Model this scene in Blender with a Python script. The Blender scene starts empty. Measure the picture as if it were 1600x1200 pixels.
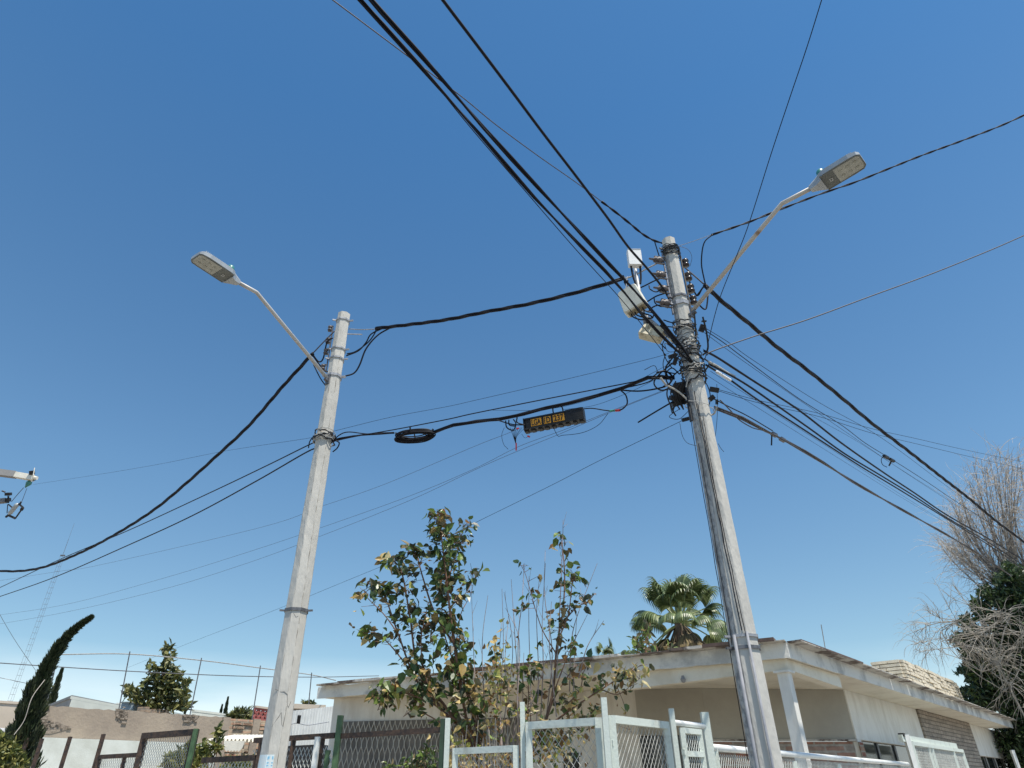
import bpy, math, random
from mathutils import Vector, Matrix
R = math.radians
SC = bpy.context.scene
# ------------------------------------------------------------------ camera
F_PX = 1017.0; PITCH = R(32.0); ROLL = R(-0.67); EYE = Vector((0, 0, 1.6))
Fv = Vector((0, math.cos(PITCH), math.sin(PITCH)))
r0 = Vector((1, 0, 0)); u0 = Vector((0, -math.sin(PITCH), math.cos(PITCH)))
Rv = r0 * math.cos(ROLL) + u0 * math.sin(ROLL)
Uv = -r0 * math.sin(ROLL) + u0 * math.cos(ROLL)
cam = bpy.data.cameras.new('camera'); co = bpy.data.objects.new('camera', cam); SC.collection.objects.link(co)
M = Matrix.Identity(4)
for i in range(3):
    M[i][0] = Rv[i]; M[i][1] = Uv[i]; M[i][2] = -Fv[i]; M[i][3] = EYE[i]
co.matrix_world = M
cam.sensor_width = 36; cam.lens = F_PX / 1600 * 36; cam.clip_start = 0.05; cam.clip_end = 3000
SC.camera = co
# ------------------------------------------------------------------ light
SUN_AZ, SUN_EL = 140.0, 69.0
sd = Vector((math.sin(R(SUN_AZ)) * math.cos(R(SUN_EL)), math.cos(R(SUN_AZ)) * math.cos(R(SUN_EL)), math.sin(R(SUN_EL))))
W = bpy.data.worlds.new('World'); SC.world = W; W.use_nodes = True
nt = W.node_tree; nt.nodes.clear()
sky = nt.nodes.new('ShaderNodeTexSky'); sky.sky_type = 'NISHITA'; sky.sun_disc = False
sky.sun_elevation = R(SUN_EL); sky.sun_rotation = R(SUN_AZ)
sky.altitude = 1800; sky.air_density = 1.0; sky.dust_density = 1.0; sky.ozone_density = 2.2
hs = nt.nodes.new('ShaderNodeHueSaturation'); hs.inputs['Saturation'].default_value = 1.0
gm = nt.nodes.new('ShaderNodeGamma'); gm.inputs[1].default_value = 1.0
bg = nt.nodes.new('ShaderNodeBackground'); bg.inputs[1].default_value = 0.085
wo = nt.nodes.new('ShaderNodeOutputWorld')
# thin bright cloud low over the horizon
tc = nt.nodes.new('ShaderNodeTexCoord'); sp = nt.nodes.new('ShaderNodeSeparateXYZ')
nt.links.new(tc.outputs['Generated'], sp.inputs[0])
mp = nt.nodes.new('ShaderNodeMapping'); mp.inputs['Scale'].default_value = (2.2, 2.2, 9.0)
nt.links.new(tc.outputs['Generated'], mp.inputs[0])
nz = nt.nodes.new('ShaderNodeTexNoise'); nz.inputs['Scale'].default_value = 1.3; nz.inputs['Detail'].default_value = 5
nt.links.new(mp.outputs[0], nz.inputs[0])
r1 = nt.nodes.new('ShaderNodeMapRange'); r1.inputs[1].default_value = 0.33; r1.inputs[2].default_value = 0.52
nt.links.new(nz.outputs[0], r1.inputs[0])
r2 = nt.nodes.new('ShaderNodeMapRange'); r2.inputs[1].default_value = 0.16; r2.inputs[2].default_value = 0.06
nt.links.new(sp.outputs[2], r2.inputs[0])
mu = nt.nodes.new('ShaderNodeMath'); mu.operation = 'MULTIPLY'
nt.links.new(r1.outputs[0], mu.inputs[0]); nt.links.new(r2.outputs[0], mu.inputs[1])
mu2 = nt.nodes.new('ShaderNodeMath'); mu2.operation = 'MULTIPLY'; mu2.inputs[1].default_value = 0.75
nt.links.new(mu.outputs[0], mu2.inputs[0])
mx = nt.nodes.new('ShaderNodeMixRGB'); mx.inputs[2].default_value = (7.6, 8.2, 8.6, 1)
tr_ = nt.nodes.new('ShaderNodeValToRGB'); e_ = tr_.color_ramp.elements               # air colour by elevation
e_[0].position = 0.10; e_[0].color = (0.55, 0.565, 0.47, 1); e_[1].position = 0.80; e_[1].color = (0.305, 0.565, 0.66, 1)
k_ = e_.new(0.38); k_.color = (0.49, 0.625, 0.605, 1)
ds_ = nt.nodes.new('ShaderNodeVectorMath'); ds_.operation = 'SCALE'; ds_.inputs['Scale'].default_value = 2.0
ml_ = nt.nodes.new('ShaderNodeVectorMath'); ml_.operation = 'MULTIPLY'
nt.links.new(sp.outputs[2], tr_.inputs[0]); nt.links.new(tr_.outputs[0], ds_.inputs[0]); nt.links.new(sky.outputs[0], ml_.inputs[0]); nt.links.new(ds_.outputs[0], ml_.inputs[1])
nt.links.new(ml_.outputs[0], hs.inputs['Color']); nt.links.new(hs.outputs[0], gm.inputs[0])
nt.links.new(mu2.outputs[0], mx.inputs[0]); nt.links.new(gm.outputs[0], mx.inputs[1])
nt.links.new(mx.outputs[0], bg.inputs[0]); nt.links.new(bg.outputs[0], wo.inputs[0])
sl = bpy.data.lights.new('sun', 'SUN'); sl.energy = 3.6; sl.angle = R(0.53); sl.color = (1.0, 0.935, 0.83)
so = bpy.data.objects.new('sun', sl); SC.collection.objects.link(so)
so.rotation_euler = sd.to_track_quat('Z', 'Y').to_euler()
SC.view_settings.view_transform = 'Standard'; SC.view_settings.look = 'None'
SC.view_settings.exposure = 0.72; SC.view_settings.gamma = 1.0

# ------------------------------------------------------------------ helpers
rnd = random.Random(7)
COL = SC.collection
def ray(x, y): return Fv + Rv * ((x - 800) / F_PX) + Uv * ((600 - y) / F_PX)
def D(x, y, d): return EYE + ray(x, y) * d                       # a point seen at a given depth
def Zp(x, y, z):                                                 # ... at a given height
    r = ray(x, y); return EYE + r * ((z - EYE.z) / r.z)
def H(x, y, h):                                                  # ... at a given horizontal distance
    r = ray(x, y); return EYE + r * (h / math.hypot(r.x, r.y))
def DV(x, y, d): return H(x, y, d * 1.1)                        # upright things: constant horizontal distance
class Plane:                                                     # vertical plane p + s*d
    def __init__(s, p, d):
        s.p = Vector((p[0], p[1], 0)); s.d = Vector((d[0], d[1], 0)).normalized(); s.n = Vector((s.d.y, -s.d.x, 0))
    def at(s, x, y, off=0.0):
        r = ray(x, y); o = s.p + s.n * off
        return EYE + r * ((o - EYE).dot(s.n) / r.dot(s.n))
    def s(s_, P): return (Vector((P[0], P[1], 0)) - s_.p).dot(s_.d)
    def pt(s_, s, z, off=0.0):
        q = s_.p + s_.d * s + s_.n * off; return Vector((q.x, q.y, z))

def frames(pts):
    n = len(pts); T = []
    for i in range(n):
        a = pts[max(0, i - 1)]; b = pts[min(n - 1, i + 1)]; t = (b - a)
        T.append(t.normalized() if t.length > 1e-9 else Vector((0, 0, 1)))
    up = Vector((0, 0, 1)) if abs(T[0].z) < 0.9 else Vector((1, 0, 0))
    N = [(up - T[0] * up.dot(T[0])).normalized()]
    for i in range(1, n):
        v = N[-1] - T[i] * N[-1].dot(T[i])
        N.append(v.normalized() if v.length > 1e-6 else N[-1])
    return T, N
def spline(P, k=6):
    P = [Vector(p) for p in P]
    if len(P) < 3: return [P[0].lerp(P[-1], i / k) for i in range(k + 1)]
    Q = [P[0] * 2 - P[1]] + P + [P[-1] * 2 - P[-2]]; o = []
    for i in range(1, len(Q) - 2):
        a, b, c, d = Q[i - 1:i + 3]
        for j in range(k):
            t = j / k
            o.append(0.5 * ((2 * b) + (c - a) * t + (2 * a - 5 * b + 4 * c - d) * t * t + (3 * b - a - 3 * c + d) * t ** 3))
    o.append(P[-1]); return o
class MB:
    def __init__(s): s.v = []; s.f = []; s.c = []
    def add(s, vs, fs):
        s.c.append((len(s.v), len(s.f))); o = len(s.v); s.v += [Vector(v) for v in vs]; s.f += [tuple(i + o for i in f) for f in fs]
    def box(s, c, X, Y, Z, sx, sy, sz):
        c = Vector(c); X = X * (sx / 2); Y = Y * (sy / 2); Z = Z * (sz / 2)
        v = [c + X * a + Y * b + Z * d for d in (-1, 1) for b in (-1, 1) for a in (-1, 1)]
        s.add(v, [(0, 2, 3, 1), (4, 5, 7, 6), (0, 1, 5, 4), (2, 6, 7, 3), (0, 4, 6, 2), (1, 3, 7, 5)])
    def bar(s, a, b, w, h=None, up=None):                        # square bar a->b
        a = Vector(a); b = Vector(b); X = (b - a).normalized(); h = h or w
        up = up or (Vector((0, 0, 1)) if abs(X.z) < 0.9 else Vector((0, 1, 0)))
        Y = up.cross(X).normalized(); Z = X.cross(Y)
        s.box((a + b) / 2, X, Y, Z, (b - a).length, w, h)
    def tube(s, pts, r, n=6, cap=True):
        pts = [Vector(p) for p in pts]; T, N = frames(pts); m = len(pts); vs = []
        for i in range(m):
            B = T[i].cross(N[i]); rr = r[i] if isinstance(r, (list, tuple)) else r
            for k in range(n):
                a = 2 * math.pi * k / n; vs.append(pts[i] + (N[i] * math.cos(a) + B * math.sin(a)) * rr)
        fs = [(i * n + k, i * n + (k + 1) % n, (i + 1) * n + (k + 1) % n, (i + 1) * n + k) for i in range(m - 1) for k in range(n)]
        if cap: fs += [tuple(range(n))[::-1], tuple(range((m - 1) * n, m * n))]
        s.add(vs, fs)
    def lathe(s, c, ax, prof, n=14):                             # prof: list of (along, radius)
        c = Vector(c); ax = ax.normalized()
        u = Vector((0, 0, 1)) if abs(ax.z) < 0.9 else Vector((1, 0, 0))
        X = (u - ax * u.dot(ax)).normalized(); Y = ax.cross(X); vs = []
        for h, r in prof:
            for k in range(n):
                a = 2 * math.pi * k / n; vs.append(c + ax * h + (X * math.cos(a) + Y * math.sin(a)) * r)
        m = len(prof)
        fs = [(i * n + k, i * n + (k + 1) % n, (i + 1) * n + (k + 1) % n, (i + 1) * n + k) for i in range(m - 1) for k in range(n)]
        fs += [tuple(range(n))[::-1], tuple(range((m - 1) * n, m * n))]
        s.add(vs, fs)
    def prism(s, poly, off):                                     # polygon extruded by vector off
        n = len(poly); vs = [Vector(p) for p in poly] + [Vector(p) + off for p in poly]
        s.add(vs, [tuple(range(n))[::-1], tuple(range(n, 2 * n))] + [(i, (i + 1) % n, n + (i + 1) % n, n + i) for i in range(n)])
    def leaf(s, p, d, nrm, L, w, curl=0.25):
        d = d.normalized(); sx = d.cross(nrm)
        if sx.length < 1e-4: sx = d.cross(Vector((0.3, 0.5, 0.8)))
        sx.normalize(); n = sx.cross(d)
        q = lambda a, b, c: p + d * (a * L) + sx * (b * w) + n * (c * L)
        vs = [q(0, 0, 0), q(.22, .42, .05), q(.6, .38, -.2 * curl + .04), q(1, 0, -curl), q(.6, -.38, -.2 * curl + .04), q(.22, -.42, .05), q(.45, 0, -.10)]
        s.add(vs, [(0, 1, 6), (1, 2, 6), (2, 3, 6), (3, 4, 6), (4, 5, 6), (5, 0, 6)])
    def build(s, name, m, parent=None, smooth=False):
        me = bpy.data.meshes.new(name)
        if parent is not None: org = parent['_w'] if '_w' in parent.keys() else (0, 0, 0); org = Vector(org)
        else: org = s.v[0].copy() if s.v else Vector()
        me.from_pydata([v - org for v in s.v], [], s.f); me.update()
        if smooth:
            for p in me.polygons: p.use_smooth = True
        if m: me.materials.append(m)
        o = bpy.data.objects.new(name, me); COL.objects.link(o)
        if parent is not None: o.parent = parent; o['_w'] = tuple(org)
        else: o.location = org; o['_w'] = tuple(org)
        return o
def each(mb, name, m, parent, smooth=False, group=1):              # every piece collected in mb becomes a part of its own
    c = mb.c[::group] + [(len(mb.v), len(mb.f))]
    for (v0, f0), (v1, f1) in zip(c, c[1:]):
        q = MB(); q.v = mb.v[v0:v1]; q.f = [tuple(i - v0 for i in f) for f in mb.f[f0:f1]]; q.build(name, m, parent, smooth)
def tag(o, label=None, cat=None, group=None, kind=None):
    if label: o['label'] = label
    if cat: o['category'] = cat
    if group: o['group'] = group
    if kind: o['kind'] = kind
    return o
def empty(name, loc, label, cat, group=None):
    o = bpy.data.objects.new(name, None); COL.objects.link(o); o.location = loc; o['_w'] = tuple(loc)
    o.empty_display_size = 0.2
    return tag(o, label, cat, group)

def mat(name, col, rough=0.7, metal=0.0, var=0.0, scale=6.0, bump=0.0, bscale=40.0, col2=None, stretch=None, trans=0.0, spec=None, thr=None, detail=6):
    m = bpy.data.materials.new(name); m.use_nodes = True; t = m.node_tree; b = t.nodes['Principled BSDF']
    b.inputs['Base Color'].default_value = (*col, 1); b.inputs['Roughness'].default_value = rough; b.inputs['Metallic'].default_value = metal
    if spec is not None: b.inputs['Specular IOR Level'].default_value = spec
    tcn = t.nodes.new('ShaderNodeTexCoord'); mpn = t.nodes.new('ShaderNodeMapping')
    t.links.new(tcn.outputs['Object'], mpn.inputs[0])
    if stretch: mpn.inputs['Scale'].default_value = stretch
    if var or col2:
        n = t.nodes.new('ShaderNodeTexNoise'); n.inputs['Scale'].default_value = scale; n.inputs['Detail'].default_value = detail; n.inputs['Roughness'].default_value = 0.65
        t.links.new(mpn.outputs[0], n.inputs[0])
        cr = t.nodes.new('ShaderNodeValToRGB'); c2 = col2 or tuple(c * (1 - var) for c in col)
        c1 = col if col2 else tuple(min(1, c * (1 + var)) for c in col)
        a, z = thr or (0.35, 0.65)
        cr.color_ramp.elements[0].position = a; cr.color_ramp.elements[1].position = z
        cr.color_ramp.elements[0].color = (*c2, 1); cr.color_ramp.elements[1].color = (*c1, 1)
        t.links.new(n.outputs[0], cr.inputs[0]); t.links.new(cr.outputs[0], b.inputs['Base Color'])
    if bump:
        n2 = t.nodes.new('ShaderNodeTexNoise'); n2.inputs['Scale'].default_value = bscale; n2.inputs['Detail'].default_value = 8
        t.links.new(mpn.outputs[0], n2.inputs[0])
        bp = t.nodes.new('ShaderNodeBump'); bp.inputs['Strength'].default_value = bump; bp.inputs['Distance'].default_value = 0.02
        t.links.new(n2.outputs[0], bp.inputs['Height']); t.links.new(bp.outputs[0], b.inputs['Normal'])
    if trans:
        tr = t.nodes.new('ShaderNodeBsdfTranslucent'); ms = t.nodes.new('ShaderNodeMixShader'); ms.inputs[0].default_value = trans
        tr.inputs[0].default_value = (*[min(1, c * 1.3) for c in col], 1)
        if var or col2: t.links.new(cr.outputs[0], tr.inputs[0])
        out = t.nodes['Material Output']
        t.links.new(b.outputs[0], ms.inputs[1]); t.links.new(tr.outputs[0], ms.inputs[2]); t.links.new(ms.outputs[0], out.inputs[0])
    return m
def leafmat(name, cols, trans=0.3, rough=0.5):                   # colour differs from leaf to leaf
    m = bpy.data.materials.new(name); m.use_nodes = True; t = m.node_tree; b = t.nodes['Principled BSDF']
    g = t.nodes.new('ShaderNodeNewGeometry'); cr = t.nodes.new('ShaderNodeValToRGB'); cr.color_ramp.interpolation = 'CONSTANT'
    e = cr.color_ramp.elements; e[0].position = 0; e[0].color = (*cols[0], 1); e[1].position = 1 / len(cols); e[1].color = (*cols[1], 1)
    for i in range(2, len(cols)): q = e.new(i / len(cols)); q.color = (*cols[i], 1)
    t.links.new(g.outputs['Random Per Island'], cr.inputs[0]); t.links.new(cr.outputs[0], b.inputs['Base Color'])
    b.inputs['Roughness'].default_value = rough
    tr = t.nodes.new('ShaderNodeBsdfTranslucent'); ms = t.nodes.new('ShaderNodeMixShader'); ms.inputs[0].default_value = trans
    t.links.new(cr.outputs[0], tr.inputs[0]); t.links.new(b.outputs[0], ms.inputs[1]); t.links.new(tr.outputs[0], ms.inputs[2])
    t.links.new(ms.outputs[0], t.nodes['Material Output'].inputs[0]); return m
def brickmat(name, c1, c2, mortar, sc, bw, bh, ms=0.02, rough=0.9, dirx=None, bump=0.5, rnd_bias=0.0):
    m = bpy.data.materials.new(name); m.use_nodes = True; t = m.node_tree; b = t.nodes['Principled BSDF']
    tcn = t.nodes.new('ShaderNodeTexCoord')
    dx = dirx or Vector((1, 0, 0))
    vm = t.nodes.new('ShaderNodeVectorMath'); vm.operation = 'DOT_PRODUCT'; vm.inputs[1].default_value = dx
    t.links.new(tcn.outputs['Object'], vm.inputs[0])
    sx = t.nodes.new('ShaderNodeSeparateXYZ'); t.links.new(tcn.outputs['Object'], sx.inputs[0])
    cx = t.nodes.new('ShaderNodeCombineXYZ'); t.links.new(vm.outputs['Value'], cx.inputs[0]); t.links.new(sx.outputs[2], cx.inputs[1])
    nn = t.nodes.new('ShaderNodeTexNoise'); nn.inputs['Scale'].default_value = 7; t.links.new(tcn.outputs['Object'], nn.inputs[0])
    va = t.nodes.new('ShaderNodeVectorMath'); va.operation = 'MULTIPLY_ADD'; va.inputs[1].default_value = (0.03, 0.02, 0)
    t.links.new(nn.outputs[1], va.inputs[0]); t.links.new(cx.outputs[0], va.inputs[2])
    br = t.nodes.new('ShaderNodeTexBrick'); t.links.new(va.outputs[0], br.inputs[0])
    br.inputs['Scale'].default_value = sc; br.inputs['Brick Width'].default_value = bw; br.inputs['Row Height'].default_value = bh
    br.inputs['Mortar Size'].default_value = ms; br.inputs['Color1'].default_value = (*c1, 1); br.inputs['Color2'].default_value = (*c2, 1); br.inputs['Mortar'].default_value = (*mortar, 1)
    br.inputs['Bias'].default_value = rnd_bias
    n2 = t.nodes.new('ShaderNodeTexNoise'); n2.inputs['Scale'].default_value = 9; n2.inputs['Detail'].default_value = 6; t.links.new(tcn.outputs['Object'], n2.inputs[0])
    mxn = t.nodes.new('ShaderNodeMixRGB'); mxn.blend_type = 'OVERLAY'; mxn.inputs[0].default_value = 0.6
    t.links.new(br.outputs[0], mxn.inputs[1]); t.links.new(n2.outputs[0], mxn.inputs[2]); t.links.new(mxn.outputs[0], b.inputs['Base Color'])
    b.inputs['Roughness'].default_value = rough
    bp = t.nodes.new('ShaderNodeBump'); bp.inputs['Strength'].default_value = bump; bp.inputs['Distance'].default_value = 0.02; bp.invert = True
    t.links.new(br.outputs['Fac'], bp.inputs['Height']); t.links.new(bp.outputs[0], b.inputs['Normal'])
    return m

# materials ---------------------------------------------------------
m_conc = mat('pole_concrete', (0.53, 0.512, 0.468), 0.9, var=0.12, scale=4, bump=0.3, bscale=45, stretch=(1, 1, 0.3))
m_conc2 = mat('pole_concrete_grey', (0.53, 0.512, 0.468), 0.92, var=0.10, scale=4, bump=0.35, bscale=40, stretch=(1, 1, 0.35))
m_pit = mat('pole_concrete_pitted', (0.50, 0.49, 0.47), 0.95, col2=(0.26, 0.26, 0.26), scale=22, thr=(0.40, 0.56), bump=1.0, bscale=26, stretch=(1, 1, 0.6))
m_crack = mat('crack_dark', (0.12, 0.11, 0.10), 0.9)
m_black = mat('cable_black', (0.010, 0.011, 0.018), 0.6, spec=0.25)
m_blackp = mat('plastic_black', (0.015, 0.015, 0.017), 0.55, var=0.3, scale=12)
m_grey_c = mat('cable_grey', (0.07, 0.06, 0.06), 0.6, var=0.3, scale=20)
m_lgrey_c = mat('cable_pale', (0.42, 0.41, 0.38), 0.6, var=0.2, scale=20)
m_cond = mat('conduit_steel', (0.24, 0.25, 0.275), 0.65, var=0.2, scale=8)
m_galv = mat('galvanised', (0.34, 0.35, 0.37), 0.55, 0.3, var=0.25, scale=15)
m_galvd = mat('galvanised_dark', (0.16, 0.16, 0.17), 0.5, 0.5, var=0.3, scale=15)
m_arm = mat('lamp_arm_paint', (0.56, 0.54, 0.51), 0.55, 0.1, col2=(0.42, 0.39, 0.35), scale=2.5, thr=(0.30, 0.5), detail=2)
m_armr = mat('lamp_arm_rusty', (0.56, 0.52, 0.46), 0.6, 0.1, col2=(0.30, 0.20, 0.13), scale=3.0, thr=(0.40, 0.46), detail=3)
m_lum = mat('luminaire_paint', (0.42, 0.44, 0.45), 0.45, 0.2, var=0.1)
m_lumd = mat('luminaire_cover', (0.17, 0.18, 0.165), 0.5, 0.1, var=0.1)
m_lens = mat('lamp_lens', (0.48, 0.48, 0.42), 0.25, 0.0, var=0.12, scale=9)
m_teal = mat('photocell_teal', (0.05, 0.22, 0.20), 0.4)
m_red = mat('marker_red', (0.55, 0.03, 0.04), 0.5)
m_green = mat('marker_green', (0.02, 0.32, 0.2), 0.5)
m_white = mat('white_plastic', (0.80, 0.80, 0.79), 0.45, var=0.05)
m_cream = mat('cream_plastic', (0.66, 0.64, 0.54), 0.5, var=0.14, scale=4)
m_beige = mat('beige_plastic', (0.62, 0.56, 0.41), 0.6, col2=(0.30, 0.24, 0.15), scale=9, thr=(0.34, 0.46))
m_under = mat('antenna_underside', (0.30, 0.25, 0.16), 0.7, var=0.3, scale=20)
m_orange = mat('orange_label', (0.85, 0.40, 0.03), 0.5, var=0.12, scale=30)
m_ins = mat('porcelain_grey', (0.12, 0.10, 0.095), 0.5, var=0.3, scale=20)
m_insb = mat('porcelain_brown', (0.045, 0.032, 0.03), 0.25)
m_fwhite = mat('gate_paint_pale', (0.61, 0.66, 0.60), 0.55, col2=(0.47, 0.49, 0.43), scale=5, thr=(0.33, 0.46), bump=0.15, detail=10)
m_fwhite2 = mat('rail_paint_white', (0.78, 0.79, 0.76), 0.45, var=0.08, scale=7)
m_mesh = mat('mesh_wire_galvanised', (0.48, 0.47, 0.43), 0.55, 0.3, var=0.3, scale=8)
m_meshw = mat('mesh_wire_white', (0.66, 0.68, 0.64), 0.6, var=0.15, scale=8)
m_fgreen = mat('gate_paint_green', (0.07, 0.13, 0.06), 0.5, var=0.35, scale=9)
m_fdark = mat('iron_dark_rust', (0.035, 0.026, 0.024), 0.75, col2=(0.10, 0.06, 0.04), scale=18, thr=(0.4, 0.62), bump=0.3)
m_wall_w = mat('house_plaster_white', (0.77, 0.755, 0.70), 0.9, col2=(0.66, 0.635, 0.57), scale=2.2, thr=(0.36, 0.55), bump=0.2, bscale=25, stretch=(1.6, 1.6, .45), detail=9)
m_wall_c = mat('house_plaster_cream', (0.68, 0.65, 0.58), 0.9, col2=(0.57, 0.53, 0.46), scale=2.2, thr=(0.36, 0.55), bump=0.2, bscale=25, stretch=(1.6, 1.6, .45), detail=9)
m_porch_shade = mat('porch_plaster_shaded', (0.37, 0.345, 0.29), 0.9, var=0.08, scale=1.3, bump=0.15, bscale=25)  # house plaster in a darker copy, porch shade put into its colour
m_soff = mat('soffit_cream', (0.78, 0.73, 0.61), 0.85, col2=(0.66, 0.60, 0.48), scale=1.6, thr=(0.34, 0.52), detail=9)
m_fascia = mat('fascia_worn', (0.74, 0.73, 0.68), 0.9, col2=(0.46, 0.46, 0.44), scale=1.1, thr=(0.40, 0.52), bump=0.4, bscale=18, detail=10)
m_roof = mat('roof_edge_weathered', (0.50, 0.47, 0.42), 0.95, col2=(0.12, 0.09, 0.075), scale=2.2, thr=(0.42, 0.52), bump=0.8, bscale=14)
m_stone = None
m_glass = mat('window_glass', (0.03, 0.032, 0.03), 0.08)
m_frame = mat('window_frame', (0.30, 0.30, 0.28), 0.6)
m_plast = mat('wall_render_brown', (0.40, 0.33, 0.255), 0.95, col2=(0.28, 0.23, 0.185), scale=1.1, thr=(0.3, 0.7), bump=0.5, bscale=14)
m_plastd = mat('wall_render_broken', (0.33, 0.275, 0.22), 1.0, col2=(0.17, 0.14, 0.11), scale=9, thr=(0.35, 0.6), bump=1.0, bscale=18)
m_pwhite = mat('wall_paint_white', (0.70, 0.73, 0.68), 0.9, col2=(0.56, 0.58, 0.52), scale=1.5, thr=(0.35, 0.6), bump=0.2)
m_sheet = mat('sheet_metal_white', (0.68, 0.69, 0.67), 0.6, var=0.1, scale=3)
m_sheetb = mat('awning_cream', (0.78, 0.74, 0.64), 0.6, var=0.1, scale=5)
m_redblock = brickmat('screen_block_red', (0.30, 0.08, 0.08), (0.38, 0.13, 0.12), (0.42, 0.36, 0.34), 6, 0.8, 0.8, 0.08)
m_farb = mat('far_wall_pale', (0.62, 0.64, 0.58), 0.9, var=0.06, scale=1)
m_farbe = mat('far_wall_beige', (0.55, 0.47, 0.38), 0.9, var=0.06, scale=1)
m_farg = mat('far_wall_grey', (0.30, 0.29, 0.28), 0.9, var=0.1, scale=1)
m_bark = mat('bark', (0.16, 0.11, 0.075), 0.9, var=0.4, scale=20)
m_stem = mat('stem_brown', (0.19, 0.105, 0.065), 0.8, var=0.4, scale=12)
m_twig = mat('twig_grey_pink', (0.36, 0.28, 0.25), 0.8, var=0.3, scale=12)
m_dead = mat('dead_branch_pale', (0.46, 0.41, 0.355), 0.9, var=0.35, scale=3)
m_deads = mat('dead_branch_grey', (0.30, 0.275, 0.235), 0.9, var=0.45, scale=2)
m_deadd = mat('dead_branch_dark', (0.22, 0.195, 0.175), 0.9, var=0.35, scale=4)
m_leafg = leafmat('shrub_leaf', [(0.07, 0.12, 0.04), (0.045, 0.075, 0.03), (0.12, 0.17, 0.04), (0.06, 0.06, 0.03), (0.06, 0.105, 0.045), (0.14, 0.10, 0.04), (0.085, 0.14, 0.035), (0.20, 0.29, 0.06), (0.05, 0.06, 0.03), (0.15, 0.20, 0.06), (0.22, 0.17, 0.08)], 0.3, 0.38)
m_leafy = leafmat('dry_leaf', [(0.62, 0.48, 0.20), (0.52, 0.36, 0.13), (0.70, 0.60, 0.32), (0.30, 0.17, 0.07), (0.45, 0.45, 0.12), (0.66, 0.50, 0.22)], 0.4)
m_leaft = leafmat('broad_tree_leaf', [(0.13, 0.14, 0.04), (0.06, 0.085, 0.03), (0.16, 0.17, 0.045), (0.045, 0.06, 0.025), (0.22, 0.21, 0.07), (0.08, 0.09, 0.035)], 0.25)
m_leafd = leafmat('evergreen_leaf', [(0.035, 0.062, 0.022), (0.05, 0.09, 0.03), (0.025, 0.045, 0.018), (0.075, 0.12, 0.035), (0.03, 0.05, 0.02)], 0.15)
m_cyp = leafmat('conifer_leaf', [(0.030, 0.048, 0.022), (0.045, 0.065, 0.028), (0.022, 0.034, 0.017), (0.07, 0.085, 0.04)], 0.1)
m_palm = leafmat('palm_leaf', [(0.14, 0.19, 0.07), (0.10, 0.14, 0.055), (0.24, 0.29, 0.13), (0.07, 0.10, 0.04)], 0.2, 0.4)
m_palmd = leafmat('palm_dead_leaf', [(0.16, 0.12, 0.07), (0.10, 0.08, 0.05), (0.24, 0.19, 0.10)], 0.15, 0.8)
m_bushy = leafmat('bush_leaf_yellow_green', [(0.20, 0.21, 0.05), (0.12, 0.15, 0.04), (0.30, 0.28, 0.09), (0.07, 0.09, 0.03)], 0.3)

# ------------------------------------------------------------------ ground
g = MB(); g.add([(-400, -400, 0), (400, -400, 0), (400, 400, 0), (-400, 400, 0)], [(0, 1, 2, 3)])
tag(g.build('ground', mat('ground_earth', (0.30, 0.26, 0.20), 0.95, var=0.25, scale=0.6, bump=0.5, bscale=8)), kind='structure')
# fence planes (the plot's two street sides) ------------------------
DR = Vector((0.647, 0.763, 0)).normalized(); DL = Vector((-0.857, 0.515, 0)).normalized()
FC = Vector((0.845, 6.54, 0))
PR = Plane(FC, DR); PL = Plane(FC, DL)
def strip(name, a, b, c, d, z, m):
    s = MB(); s.add([Vector((p.x, p.y, z)) for p in (a, b, c, d)], [(0, 1, 2, 3)]); return tag(s.build(name, m), kind='structure')
NR = Vector((DR.y, -DR.x, 0)); NL = Vector((-DL.y, DL.x, 0))
if NR.dot(-FC) < 0: NR = -NR
if NL.dot(-FC) < 0: NL = -NL
m_walk = mat('sidewalk_concrete', (0.42, 0.40, 0.36), 0.9, var=0.12, scale=1.2, bump=0.3)
m_road = mat('road_asphalt', (0.09, 0.088, 0.085), 0.9, var=0.2, scale=2, bump=0.4)
wk = MB()
c2 = FC + (NR + NL).normalized() * 2.6
e1 = FC + DR * 60; e2 = FC + DL * 60
wk.prism([Vector((p.x, p.y, 0.0)) for p in (FC, e2, e2 + NL * 2.4, c2, e1 + NR * 2.4, e1)], Vector((0, 0, 0.14)))
tag(wk.build('sidewalk', m_walk), kind='structure')
rd = MB()
rd.add([Vector((p.x, p.y, 0.006)) for p in (e2 + NL * 2.42, c2 - Vector((0, .02, 0)), e1 + NR * 2.42, e1 + NR * 11, Vector((0, -12, 0)) , e2 + NL * 11)], [(0, 1, 2, 3, 4, 5)])
tag(rd.build('road', m_road), kind='structure')

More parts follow.
